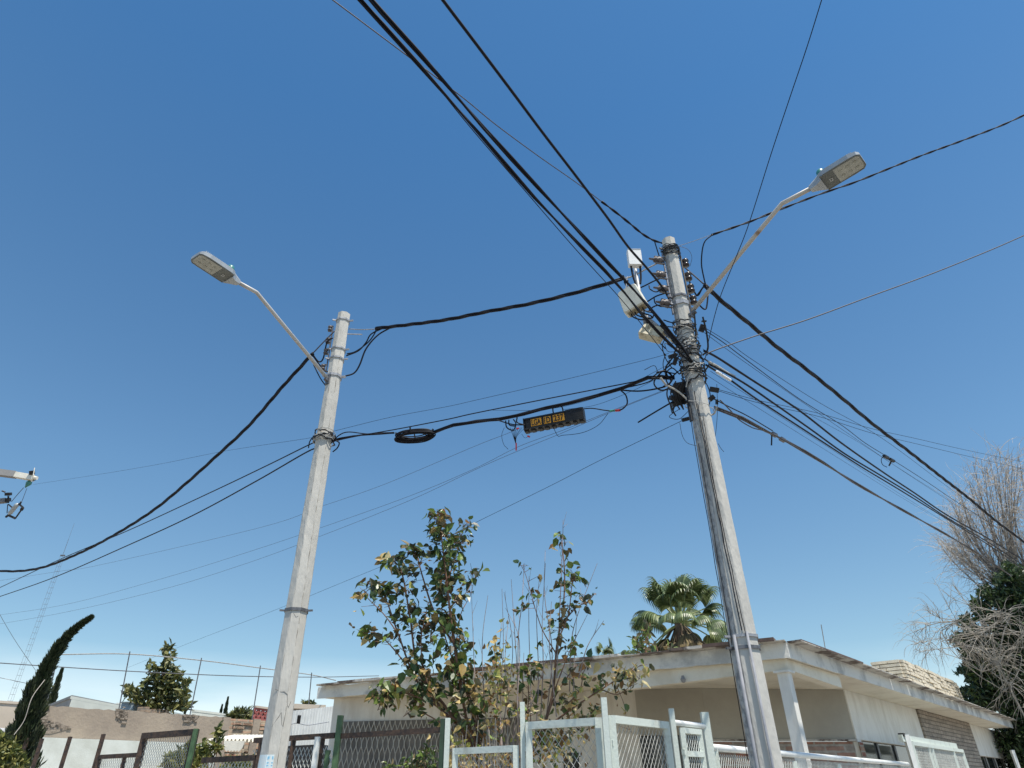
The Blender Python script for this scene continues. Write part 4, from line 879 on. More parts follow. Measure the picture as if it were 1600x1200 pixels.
b = MB(); pb = Zp(1290, 1020, ZT); b.tube([at(PW.at(1290, 1028), 3.5), D(1283, 976, 13)], .008, 5); b.build('roof_antenna', m_galvd, house)
# stacked-stone chimney on the roof
m_stonew = brickmat('stacked_stone_pale', (0.66, 0.60, 0.50), (0.56, 0.50, 0.42), (0.11, 0.09, 0.07), 1.0, 0.55, 0.11, 0.022, dirx=dr, bump=1.0)
CPl = Plane(K + nr * .5, dr)
sa = CPl.s(CPl.at(1411, 1050)); sb = CPl.s(CPl.at(1501, 1095)); zc0 = CPl.at(1411, 1037).z
cps = lambda s, z, o=0: at(CPl.p + CPl.d * s + nr * o, z)
chim = MB(); q = random.Random(9)
z = ZT + .002; row = 0
while z < zc0:
    hgt = .10
    for (P0, dd, ln, nn) in [(CPl.p + CPl.d * sa, CPl.d, sb - sa, -nr), (CPl.p + CPl.d * sa, nr, .8, -CPl.d)]:
        s = 0.0 if row % 2 else -.15
        while s < ln:
            w = q.uniform(.3, .6); s0 = max(0, s); s_1 = min(ln, s + w)
            if s_1 - s0 > .05: chim.box(at(P0 + dd * ((s0 + s_1) / 2) + nn * q.uniform(.01, .06), z + hgt / 2), dd, nn, Zu, s_1 - s0 - .015, .12, hgt - .022)
            s += w
    z += hgt; row += 1
ch = chim.build('chimney', mat('stacked_stone_cream', (0.62, 0.56, 0.45), .9, var=.15, scale=4, bump=.5), house)
b = MB(); b.prism([cps(sa + .02, ZT), cps(sb - .02, ZT), cps(sb - .02, ZT, .8), cps(sa + .02, ZT, .8)], Vector((0, 0, zc0 - ZT - .03))); b.build('core', m_stone, ch)
b = MB(); b.prism([cps(sa - .02, zc0), cps(sb, zc0), cps(sb, zc0, .8), cps(sa - .02, zc0, .8)], Vector((0, 0, .05))); b.build('coping', mat('coping_red', (.24, .12, .09), .9, var=.2), ch)
s_a2 = CPl.s(CPl.at(1363, 1050)); zz = CPl.at(1385, 1039).z
b = MB(); b.prism([cps(s_a2, ZT, .6), cps(sa - .05, ZT, .6), cps(sa - .05, min(zz, zc0) - .06, .6), cps(s_a2 + .1, ZT + .25, .6)], nr * .15); b.build('parapet', m_wall_w, house)

# ------------------------------------------------------------------ fences and gates
def clipmesh(mb, PLn, x0s, x1s, z0, z1, sp=.06, r=.0025, off=0.0, slope=1.25, n=3, sag=0):
    # diamond mesh between s=x0..x1, z0..z1 on a vertical plane
    w = x1s - x0s; h = z1 - z0
    for sg in (1, -1):
        c = -h / slope * 1.0
        k = -int(h / slope / sp) - 2
        while k * sp < w + h / slope:
            # line: s = k*sp + t/slope*sg'
            a = k * sp; pts = []
            s_a, s_b = (a, a + h / slope); 
            za, zb_ = (0, h) if sg == 1 else (h, 0)
            # clip to 0..w
            def atS(s): t = (s - s_a) / (s_b - s_a); return za + (zb_ - za) * t
            lo = max(0, s_a); hi = min(w, s_b)
            if hi - lo > .01:
                p0 = PLn.pt(x0s + lo, z0 + atS(lo), off + sg * .003); p1 = PLn.pt(x0s + hi, z0 + atS(hi), off + sg * .003)
                mb.tube([p0, p1], r, n, False)
            k += 1
def frame(mb, PLn, a, c, z0, z1, w, off=0.0, dz=0.0, bottom=True, zc=None):
    zc = z1 if zc is None else zc
    mb.bar(PLn.pt(a, z0, off), PLn.pt(a, z1 , off), w); mb.bar(PLn.pt(c, z0, off), PLn.pt(c, zc, off), w)
    mb.bar(PLn.pt(a, z1 - w / 2 + .001, off), PLn.pt(c, zc - w / 2 + .001, off), w * 1.02)
    if bottom: mb.bar(PLn.pt(a, z0, off), PLn.pt(c, z0, off), w)
def SZ(PLn, x, y): P = PLn.at(x, y); return PLn.s(P), P.z
GP = 'fence panels and gates along the street'
def post(PLn, x, y, w, m, label, name='fence_post', z0=.14, group='fence posts', off=0.0, rnd_=False):
    s, z = SZ(PLn, x, y); b = MB(); P0 = PLn.pt(s, z0, off); P1 = PLn.pt(s, z, off)
    if rnd_: b.tube([P0, P1], w / 2, 8)
    else: b.bar(P0, P1, w)
    o = b.build(name, m); return tag(o, label, 'post', group)
PW_ = .052
post(PR, 943, 1090, .050, m_fwhite, 'tallest pale green-white gate post at the fence corner')
post(PR, 1051, 1107, .05, m_fwhite, 'pale post between the wide mesh gate and the narrow wicket', off=-.02)
post(PR, 1100, 1113, .078, m_fwhite, 'thick pale post right of the narrow wicket')
post(PL, 816, 1097, .045, m_fwhite, 'pale post in front of the right shrub stems')
post(PL, 700, 1122, .05, m_fwhite, 'pale post against the dark green mesh gate')
def gate(PLn, xa, xb, ya, yb, w, mesh_m, m, label, off=0.0, mid=None, sp=.06, name='mesh_gate', cat='gate', z0=.22, slope=1.25, r=.0028, group=GP, mids=()):
    a, za = SZ(PLn, xa, ya); c, zb_ = SZ(PLn, xb, yb); z1 = (za + zb_) / 2
    rt = empty(name, PLn.pt((a + c) / 2, z0, off), label, cat, group)
    if a > c: a, c = c, a
    b = MB(); frame(b, PLn, a, c, z0, z1, w, off)
    if mid is not None: b.bar(PLn.pt(a, mid, off), PLn.pt(c, mid, off), w)
    for f_ in mids: b.bar(PLn.pt(a + (c - a) * f_, z0, off), PLn.pt(a + (c - a) * f_, z1 - w, off), w * .8)
    b.build('frame', m, rt)
    b = MB(); clipmesh(b, PLn, a, c, z0, z1 - w / 2, sp, r, off, slope); b.build('wire_mesh', mesh_m, rt)
    # hinges
    b = MB()
    for z in (z1 - .22, z0 + .3): b.bar(PLn.pt(a - .035, z, off), PLn.pt(a + .01, z, off), .035, .05)
    for z in (z1 - .22,): b.bar(PLn.pt(c - .01, z, off), PLn.pt(c + .035, z, off), .03, .04)
    b.build('hinge', m, rt)
    return rt
gate(PL, 934, 826, 1121, 1129, .062, m_mesh, m_fwhite, 'pale framed mesh gate leaf left of the fence corner, over shrub stems', sp=.07)
gate(PR, 955, 1040, 1116, 1130, .062, m_mesh, m_fwhite, 'pale framed mesh gate leaf right of the fence corner', sp=.065, mids=())
s_, z_ = SZ(PR, 1080, 1178)
gate(PR, 1065, 1092, 1137, 1140, .05, m_meshw, m_fwhite, 'narrow pale wicket with a middle bar between two posts', mid=z_, sp=.05, slope=1.5, off=.0)
a_, z1_ = SZ(PR, 1055, 1129); c_, z2_ = SZ(PR, 1102, 1133)
b = MB(); b.tube([PR.pt(a_, z1_, -.01), PR.pt(c_, z1_, -.01)], .028, 10); tag(b.build('top_rail', m_fwhite2, None, True), 'short round white rail above the narrow wicket', 'rail', 'round white rails')
gate(PL, 806, 712, 1167, 1167, .055, m_mesh, m_fwhite, 'low pale gate leaf beside the dark green gate', sp=.06)
def railfence(xa, ya, xb, yb, posts, label, rr=.035, z0=.3, sp=.055):
    a, za = SZ(PR, xa, ya); c, zb_ = SZ(PR, xb, yb); z1 = za
    rt = empty('chain_link_fence', PR.pt(a, z0), label, 'fence', 'chain link fence sections')
    b = MB(); b.tube([PR.pt(a, z1), PR.pt(c, zb_)], rr, 12); b.build('rail', m_fwhite2, rt, True)
    b = MB(); clipmesh(b, PR, a, c, z0, z1 - .06, sp, .0028, 0, 1.5); b.build('wire_mesh', m_meshw, rt)
    for x, y in posts:
        s, z = SZ(PR, x, y); b = MB(); b.bar(PR.pt(s, .14), PR.pt(s, z - .03), .05); b.build('post', m_fwhite, rt)
    return rt
railfence(1114, 1168, 1205, 1176, [(1116, 1164)], 'white rail and mesh section partly behind the right pole')
railfence(1205.5, 1176, 1418, 1194, [(1309, 1190), (1240, 1185)], 'long white rail and mesh section below the house porch')
# gate at the right
rt_s, rt_z = SZ(PR, 1419, 1152)
b = MB()
gate(PR, 1422, 1502, 1157, 1172, .07, m_meshw, m_fwhite, 'white double mesh gate before the dark stone panel', sp=.06, slope=1.6, mids=(.28, .34, .78))
post(PR, 1415, 1148, .09, m_fwhite2, 'white post with a black cap left of the double gate')
a_, z1_ = SZ(PR, 1412, 1153); c_, z2_ = SZ(PR, 1497, 1166)
b = MB(); b.bar(PR.pt(a_, z1_, -.06), PR.pt(c_, z2_, -.06), .08, .12); tag(b.build('top_rail', m_fwhite, None), 'flat white header bar over the double gate', 'rail')
b = MB(); s_, z_ = SZ(PR, 1413, 1148); b.bar(PR.pt(s_ - .05, z_ , -.05), PR.pt(s_ + .08, z_ , -.05), .1, .06); tag(b.build('post_cap', m_blackp), 'black cap on the white post by the double gate', 'cap')
post(PR, 1581, 1172, .10, m_fwhite2, 'white post at the far right end of the fence')

# big window closed with an ornamental ring grille, in the left house wall
ga = PQ.s(PQ.at(812, 1130)); gb = PQ.s(PQ.at(534, 1130)); gz = PQ.at(600, 1126).z
b = MB(); b.prism([at(gp(ga) - inw * .02, .5), at(gp(gb) - inw * .02, .5), at(gp(gb) - inw * .02, gz), at(gp(ga) - inw * .02, gz)], inw * .015)
gw = b.build('grille_window', mat('grille_dark_panel', (0.17, 0.155, 0.135), .8, var=.25, scale=3), house)  # dark mottled backing behind the ring grille
b = MB(); s = ga + .04; i = 0
while s < gb - .03:
    pts = []
    for j in range(int((gz - 1.4) / .03) + 1):
        z = gz - .01 - j * .03; ss = s + (1 if i % 2 else -1) * .055 * .47 * math.cos(2 * math.pi * (gz - z) / .42)
        p = gp(ss) - inw * (.045 + .004 * (i % 2)); pts.append(at(p, z))
    b.tube(pts, .009, 4, False); s += .055; i += 1
b.build('ring_grille', mat('ring_grille_grey', (.44, .42, .37), .8, var=.2, scale=10), gw)
# green gate with ring mesh (left)
root = empty('mesh_gate', PL.pt(PL.s(PL.at(610, 1150)), .2), 'open dark green gate frame with a rusty rail before the ring grille window', 'gate', GP)
sA, zA = SZ(PL, 694, 1127); sB, zB = SZ(PL, 532, 1121); sm, zm = SZ(PL, 610, 1145)
b = MB(); b.bar(PL.pt(sA, .14), PL.pt(sA, zA + .02), .07); b.build('frame', mat('gate_green_deep', (.03, .06, .035), .6, var=.3, scale=10), root)
b = MB(); b.bar(PL.pt(sB, .14), PL.pt(sB, zB + .02), .06); b.bar(PL.pt(sB + .13, .14), PL.pt(sB + .13, zB - .32), .05); b.build('frame', m_fgreen, root)
b = MB(); b.bar(PL.pt(sA, zm + .0, .02), PL.pt(sB, zm, .02), .04, .05); b.bar(PL.pt(sA, .3, .02), PL.pt(sB, .3, .02), .04, .05); each(b, 'rail', m_fdark, root)
b = MB(); b.bar(PL.pt(sB + .02, zB - .42, .04), PL.pt(sB + .12, zB - .42, .04), .03, .04); b.build('latch', m_sheetb, root)
# dark iron fence right of the left pole
root = empty('iron_fence', PL.pt(PL.s(PL.at(480, 1150)), .2), 'black iron fence panel with pale mesh right of the left pole', 'fence', GP)
sA, zA = SZ(PL, 525, 1149); sB, zB = SZ(PL, 400, 1149); zB = zA
b = MB(); b.bar(PL.pt(sA, zA), PL.pt(sB, zB), .05, .055)
for x in (505, 460, 410): s, _ = SZ(PL, x, 1150); b.bar(PL.pt(s, .14), PL.pt(s, zA), .045)
b.bar(PL.pt(sA, .3), PL.pt(sB, .3), .05); b.build('frame', m_fdark, root)
b = MB(); clipmesh(b, PL, sA, sB, .3, zA - .1, .06, .004, 0, 1.7, 4); b.build('wire_mesh', m_meshw, root)
post(PL, 505, 1152, .055, m_fwhite2, 'slim white post between the iron fence and the green gate', off=-.08)
# fences at far left
gate(PL, 306, 228, 1141, 1144, .07, m_mesh, m_fdark, 'tall rusty brown gate leaf with pale diamond mesh', sp=.05, r=.0032)
s_, z_ = SZ(PL, 312, 1139)
post(PL, 312, 1139, .05, m_fgreen, 'green painted post on the rusty gate leaf', off=-.05)
gate(PL, 219, 157, 1176, 1180, .05, m_mesh, m_fdark, 'low rusty gate leaf with one middle bar', mids=(.35,), sp=.05)
for (x, y, lab) in [(162, 1147, 'tall brown iron post at the left end of the low rusty gate'), (110, 1151, 'brown iron post standing alone before the white wall'), (66, 1154, 'brown iron post near the left end of the white wall'), (43, 1153, 'brown iron post at the white wall corner'), (22, 1158, 'brown iron post in the yellow bush at the left edge')]:
    post(PL, x, y, .043, m_fdark, lab)
b = MB(); sA, zA = SZ(PL, 400, 1184); sB, _ = SZ(PL, 318, 1184)
root = empty('iron_fence', PL.pt(sA, .2), 'dark low mesh panel under the corrugated awning', 'fence', GP)
b.bar(PL.pt(sA, zA), PL.pt(sB, zA), .05, .06); b.bar(PL.pt(sA, .14), PL.pt(sA, zA), .04); b.build('frame', m_fdark, root)
b = MB(); clipmesh(b, PL, sA, sB, .3, zA, .06, .004, 0, 1.4, 4); b.build('wire_mesh', m_meshw, root)

# ------------------------------------------------------------------ left background
ZW = 3.5
WA = Zp(55, 1101, ZW); WA.z = 0; WB = Zp(345, 1119, ZW); WB.z = 0; WC = Zp(440, 1126, ZW); WC.z = 0
dw = (WC - WA).normalized(); nw = Vector((-dw.y, dw.x, 0)); nw = nw if nw.y > 0 else -nw
root = empty('boundary_wall', WA.copy(), 'brown rendered boundary wall with broken patches and white painted base', 'wall')
PWL = Plane(WA, dw)
sBk = PWL.s(PWL.at(346, 1140)); q = random.Random(21)
b = MB(); n = 40; vs = []
for i in range(n + 1):
    s = sBk * i / n; zt_ = ZW + q.uniform(-.025, .012)
    for (z, o_) in ((0, 0), (zt_, 0), (zt_, .25), (0, .25)): vs.append(at(WA + dw * s + nw * o_, z))
b.add(vs, [(i * 4 + k, i * 4 + (k + 1) % 4, (i + 1) * 4 + (k + 1) % 4, (i + 1) * 4 + k) for i in range(n) for k in range(4)] + [(0, 1, 2, 3), (n * 4 + 3, n * 4 + 2, n * 4 + 1, n * 4)])
b.build('rendered_wall', m_plast, root)
zlow = PWL.at(180, 1157).z
b = MB(); b.prism([at(WA - nw * .03 - dw * .25, 0), at(WA + dw * (sBk - .1) - nw * .03, 0), at(WA + dw * (sBk - .1) - nw * .03, zlow), at(WA - nw * .03 - dw * .25, zlow)], -nw * .14)
b.build('painted_base', m_pwhite, root)
def patch(mb, cx, cy, pxs, depthoff=.03):                      # broken-out patch: lumpy rubble showing behind the render
    cpt = [PWL.at(x, y) for x, y in pxs]
    mb.prism([p - nw * .012 for p in cpt], nw * .004)
    q2 = random.Random(int(cx))
    for i in range(26):
        x = cx + q2.gauss(0, 1) * (max(p[0] for p in pxs) - min(p[0] for p in pxs)) * .2; y = cy + q2.gauss(0, 1) * (max(p[1] for p in pxs) - min(p[1] for p in pxs)) * .2
        w = q2.uniform(.04, .14); mb.box(PWL.at(x, y) - nw * .01, dw, nw, Zu, w, .05, w * q2.uniform(.3, .6))
b = MB()
patch(b, 192, 1116, [(180, 1107), (182, 1122), (186, 1128), (200, 1114), (197, 1109)]); patch(b, 296, 1124, [(288, 1116), (294, 1131), (300, 1130), (312, 1118)])
patch(b, 66, 1112, [(57, 1104), (58, 1120), (66, 1126), (78, 1112), (76, 1104)]); patch(b, 75, 1135, [(50, 1128), (55, 1145), (78, 1147), (112, 1138), (88, 1128)])
b.build('broken_patch', m_plastd, root)
b = MB()
for k, (x0, y0, x1, y1) in enumerate([(186, 1107, 183, 1127)]): b.tube([PWL.at(x0, y0, 0), PWL.at((x0 + x1) / 2 + 2, (y0 + y1) / 2, 0), PWL.at(x1, y1, 0)], .012, 4)
b.build('crack', m_crack, root)
m_brickr = brickmat('old_red_brick', (0.52, 0.30, 0.20), (0.46, 0.36, 0.26), (0.42, 0.35, 0.26), 1.0, 0.36, 0.10, 0.025, dirx=dw, bump=1.0)
b = MB(); b.prism([at(WA + dw * (sBk + .003), 0), at(WC, 0), at(WC, ZW - .03), at(WA + dw * (sBk + .003), ZW - .03)], nw * .22)
q = random.Random(4)
for i in range(70):
    s = sBk + .1 + q.random() * (((WC - WA).length) - sBk - .2); z = 2.2 + int(q.random() * 12) * .1
    b.box(at(WA + dw * s - nw * .01, z + .05), dw, nw, Zu, .3, .06, .075)
b.build('brick_section', m_brickr, root)
b = MB()
for x in (350, 398): s = PWL.s(PWL.at(x, 1140)); b.box(at(WA + dw * s - nw * .02, ZW / 2), dw, nw, Zu, .22, .1, ZW - .02)
b.build('concrete_pier', m_plast, root)
# far-left return of the wall
RA = WA - dw * .02
b = MB(); b.prism([at(WA + nw * .25, 0), at(D(46, 1122, 24), 0), at(D(46, 1122, 24), ZW - .05), at(WA + nw * .25, ZW - .05)], dw * .2); b.build('return_wall', m_plast, root)
# wire posts on the wall and their wires
PWT = Plane(WA + nw * .12, dw)
tops = []
for i, (x0, y0, x1, y1, lab) in enumerate([(92, 1019, 73, 1101, 'first thin steel post on the brown wall, beside the leaning conifer'), (203, 1018, 186, 1110, 'thin steel post on the brown wall left of the broad-leaved tree'), (315, 1028, 297, 1117, 'thin steel post on the brown wall right of the broad-leaved tree'), (407, 1040, 394, 1124, 'thin steel post on the brick part of the wall'), (487, 1051, 480, 1128, 'thin steel post seen right of the left pole')]):
    bot = PWT.at(x1, y1); vd_ = Vector((bot.x, bot.y)).normalized(); top = Plane(bot, (vd_.y, -vd_.x)).at(x0, y0)
    P0 = at(bot, ZW - .1)
    b = MB(); b.tube([P0, top], .017, 6); tag(b.build('steel_post', m_galvd), lab, 'post', 'thin steel posts on the wall')
    tops.append((P0, top))
b = MB(); pts = [t[0].lerp(t[1], .96) for t in tops] + [D(525, 1063, 21)]
b.tube(spline(pts, 6), .010, 5); b.tube(spline([p - Zu * .012 for p in pts], 6), .007, 5); tag(b.build('fence_wire', m_lgrey_c), 'pale upper wire strung along the thin steel posts', 'wire', 'wires along the wall top')
b = MB(); pts = [D(-30, 1034, 15), D(60, 1040, 15.3), D(188, 1048, 15.9), D(310, 1054, 16.8), D(400, 1057, 18), D(500, 1058, 20), D(592, 1056, 22)]
b.tube(spline(pts, 6), .011, 5); tag(b.build('fence_wire', m_galvd), 'dark lower wire strung behind the thin steel posts', 'wire', 'wires along the wall top')
# corrugated awning
root = empty('awning', D(370, 1160, 13.5), 'cream corrugated sheet awning under the brick wall', 'awning')
b = MB(); vs = []; aw0 = D(324, 1157, 14.4); aw1 = D(416, 1157, 14.4); bk = D(330, 1155, 15.2) - D(324, 1157, 14.4)
n = 60
for i in range(n + 1):
    p = aw0.lerp(aw1, i / n); w = .03 * (1 if (i % 4) < 2 else -1)
    vs += [p + Zu * w, p + Zu * w + Vector((.2, 1.0, .15))]
b.add(vs, [(i * 2, i * 2 + 2, i * 2 + 3, i * 2 + 1) for i in range(n)]); b.build('sheet', m_sheetb, root)
for (x0, x1, y1) in [(325, 338, 1170), (353, 380, 1171)]:
    b = MB(); P0 = D(x0 - 3, 1157.5, 14.35); P1 = D(x1 + 3, 1157.5, 14.35); n = 14; vs = []
    for i in range(n + 1):
        t = i / n; e = min(t, 1 - t) * 9; p = P0.lerp(P1, t); dd = min(1, e) * .21 * (1 if i % 2 else .86)
        vs += [p, p - Zu * dd, p - Zu * dd + Vector((0, .02, 0)), p + Vector((0, .02, 0))]
    b.add(vs, [(i * 4 + k, i * 4 + (k + 1) % 4, (i + 1) * 4 + (k + 1) % 4, (i + 1) * 4 + k) for i in range(n) for k in range(4)]); b.build('hanging_flap', m_sheetb, root)
b = MB()
for x in (330, 410): b.bar(at(D(x, 1165, 14.9), 0), D(x, 1160, 14.9), .06)
b.build('leg', m_fdark, root)
# neighbours
def blk(name, pts, h0, depthv, m, label, cat='building', roofm=None, grp=None):
    rt = empty(name, at(pts[0], 0), label, cat, grp)
    b = MB(); b.prism([at(p, 0) for p in pts], Vector((0, 0, h0))); b.build('wall', m, rt)
    b = MB(); c = sum(pts, Vector()) / len(pts); b.prism([at(c + (p - c) * 1.02, h0 + .002) for p in pts], Vector((0, 0, .12))); b.build('roof', roofm or m, rt)
    return rt
p0 = D(444, 1112, 18); p1 = D(516, 1104, 20)
h_ = p1.z
root = empty('shed', at(p0, 0), 'white corrugated shed beyond the iron fence, right of the left pole', 'shed')
b = MB(); vs = []; n = 44; P0 = at(p0 - (p1 - p0) * .12, 0); P1 = at(p1 + (p1 - p0) * .25, 0)
for i in range(n + 1):
    p = P0.lerp(P1, i / n) + Vector((0, .03 * (1 if (i % 2) else -1), 0)); vs += [p, at(p, p0.z + (p1.z - p0.z) * (i / n * 1.37 - .12))]
b.add(vs, [(i * 2, i * 2 + 2, i * 2 + 3, i * 2 + 1) for i in range(n)]); b.build('sheet_wall', m_sheet, root)
b = MB(); b.bar(D(436, 1103, 19.8), D(508, 1106, 20.2), .3, .13); b.build('gutter', m_farbe, root)
b = MB(); b.bar(D(436, 1109, 19.9), D(500, 1112, 20.2), .2, .2); b.build('purlin', m_roof, root)
b = MB(); bx(467, 1124, 18.2, .09, .22, .05, -8, b); b.build('vent', m_blackp, root)
b = MB(); P0 = D(448, 1135, 18.1); b.tube(spline([D(448, 1135, 18.1), D(462, 1130, 18.2), D(480, 1133, 18.3), D(496, 1131, 18.6), D(514, 1128, 19)], 4), .012, 5); b.build('cable', m_galv, root)
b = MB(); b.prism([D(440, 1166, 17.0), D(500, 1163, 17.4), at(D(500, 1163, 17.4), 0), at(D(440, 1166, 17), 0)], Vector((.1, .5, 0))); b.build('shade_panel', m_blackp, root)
root = empty('screen_wall', at(D(398, 1104, 17.8), 0), 'red pierced screen block wall left of the pole', 'wall')
a0_ = D(398, 1105, 25); a1_ = D(432, 1105, 26)
b = MB(); 
cols_ = 5; rows_ = 2; wv_ = at(a1_, 0) - at(a0_, 0); cw = wv_.length / cols_; dd = wv_.normalized()
for i in range(cols_):
    for j in range(rows_ + 3):
        o_ = at(a0_, 0) + dd * (cw * i); z0_ = a0_.z - .05 - (j + 1) * .34
        b.bar(at(o_, z0_ + .03), at(o_ + dd * cw, z0_ + .31), .07); b.bar(at(o_, z0_ + .31), at(o_ + dd * cw, z0_ + .03), .07)
for j in range(rows_ + 4): z0_ = a0_.z - .05 - j * .34; b.bar(at(a0_, z0_), at(a1_, z0_), .08, .06)
b.build('blocks', mat('block_red', (.34, .10, .09), .9, var=.2), root)
b = MB(); b.bar(at(a0_, a0_.z + .02), at(a1_, a0_.z + .02), .14, .07); b.build('coping', m_farbe, root)
b = MB(); b.prism([at(a0_ + Vector((.02, .1, 0)), 0), at(a1_ + Vector((0, .1, 0)), 0), at(a1_ + Vector((0, .1, 0)), a0_.z - .1), at(a0_ + Vector((.02, .1, 0)), a0_.z - .1)], Vector((0, .05, 0))); b.build('backing', m_farbe, root)
def boxb(px0, px1, ptop, d0, d1, back, m, label, grp='far flat-roofed buildings', roofm=None):
    P0 = D(px0, ptop[0], d0); P1 = D(px1, ptop[1], d1); h = (P0.z + P1.z) / 2 - .12
    bk_ = Vector((.3, back, 0)); return blk('flat_roof_building', [at(P0, 0), at(P1, 0), at(P1, 0) + bk_, at(P0, 0) + bk_], h, 0, m, label, grp=grp, roofm=roofm)
boxb(-60, 52, (1092, 1097), 34, 36, 8, m_farbe, 'beige flat-roofed building behind the conifer at the left edge')
boxb(-80, 8, (1135, 1137), 24, 25, 5, m_white, 'small white building at the left edge under the beige one')
boxb(112, 182, (1092, 1097), 30, 33, 8, m_farb, 'pale green-white flat building behind the brown wall')
boxb(72, 111.5, (1099, 1092), 34, 30.2, 6, m_farg, 'dark grey side building left of the pale one behind the wall')
boxb(183, 235, (1100, 1103), 36, 38, 6, m_farb, 'lower pale building behind the steel post and tree')
boxb(300, 345, (1110, 1112), 40, 42, 6, m_farb, 'distant low pale building right of the broad-leaved tree')
root = empty('water_tank', at(D(205, 1104, 22), 0), 'blue-grey block on the roof left of the broad-leaved tree', 'roof block')
b = MB(); c = D(206, 1105, 21); b.box(c, Vector((1, 0, 0)), Vector((0, 1, 0)), Zu, .4, .6, .2); b.build('body', mat('blue_paint', (.30, .36, .40), .7, var=.2), root)
b = MB(); b.box(at(c, (c.z - .1) / 2), Vector((1, 0, 0)), Vector((0, 1, 0)), Zu, .4, .5, c.z - .102); b.box(c + Zu * .115, Vector((1, 0, 0)), Vector((0, 1, 0)), Zu, .5, .64, .03); b.build('plinth', m_farb, root)
root = empty('brick_ruin', at(D(240, 1104, 21), 0), 'low ragged brick parapet below the broad-leaved tree', 'wall')
b = MB(); q = random.Random(6); p0 = D(222, 1104, 20.5); p1 = D(262, 1108, 21.5); n = 14; dd = (at(p1, 0) - at(p0, 0)).normalized(); cw = (at(p1, 0) - at(p0, 0)).length / n
for i in range(n): hh = p0.z - .05 + q.uniform(-.1, .08); b.box(at(at(p0, 0) + dd * cw * (i + .5), hh / 2), dd, Vector((-dd.y, dd.x, 0)), Zu, cw * .98, .3, hh)
b.build('bricks', brickmat('ruin_brick', (.42, .30, .2), (.36, .27, .2), (.3, .25, .2), 1, .3, .1, .02), root)
# radio tower
root = empty('radio_tower', at(D(30, 1080, 60), 0), 'thin ladder-like lattice radio tower at the far left', 'radio tower')
tb = D(28, 1075, 60); tt = D(98, 868, 72)
vx = at(tb, 0); top = Vector((tb.x, tb.y, 0))
# vertical tower: choose the base column so its image follows the photograph
pc = D(98, 868, 62); base = Vector((pc.x, pc.y, 0)); Ht = pc.z
b = MB(); X3 = [Vector((math.cos(R(a)), math.sin(R(a)), 0)) * .22 for a in (0, 120, 240)]
for x in X3: b.tube([base + x, base + x * .85 + Zu * Ht], .010, 4)
b.build('leg', m_galvd, root)
b = MB(); z = .5; i = 0
while z < Ht - .1:
    for k in range(3): b.tube([base + X3[k] + Zu * z, base + X3[(k + 1) % 3] + Zu * z], .006, 4)
    z += .5; i += 1
b.build('rung', m_galvd, root)
b = MB(); b.tube([base + Zu * Ht, base + Zu * (Ht + 1.6)], .018, 5); b.tube([base + Zu * (Ht + 1.6), base + Zu * (D(118, 806, 62).z)], .012, 4)
b.bar(base + Zu * Ht - Vector((.2, 0, 0)), base + Zu * Ht + Vector((.2, 0, 0)), .12); b.build('mast', m_galvd, root)
for i, (pts, lab) in enumerate([([D(-20, 925, 50), D(20, 995, 52), D(56, 1048, 54)], 'slanting guy wire at the left edge beside the radio tower'), ([D(-20, 1055, 50), D(15, 1062, 50), D(52, 1070, 52)], 'faint wire low at the left edge')]):
    b = MB(); b.tube(spline(pts, 5), .018, 4); tag(b.build('guy_wire', m_galvd), lab, 'wire')

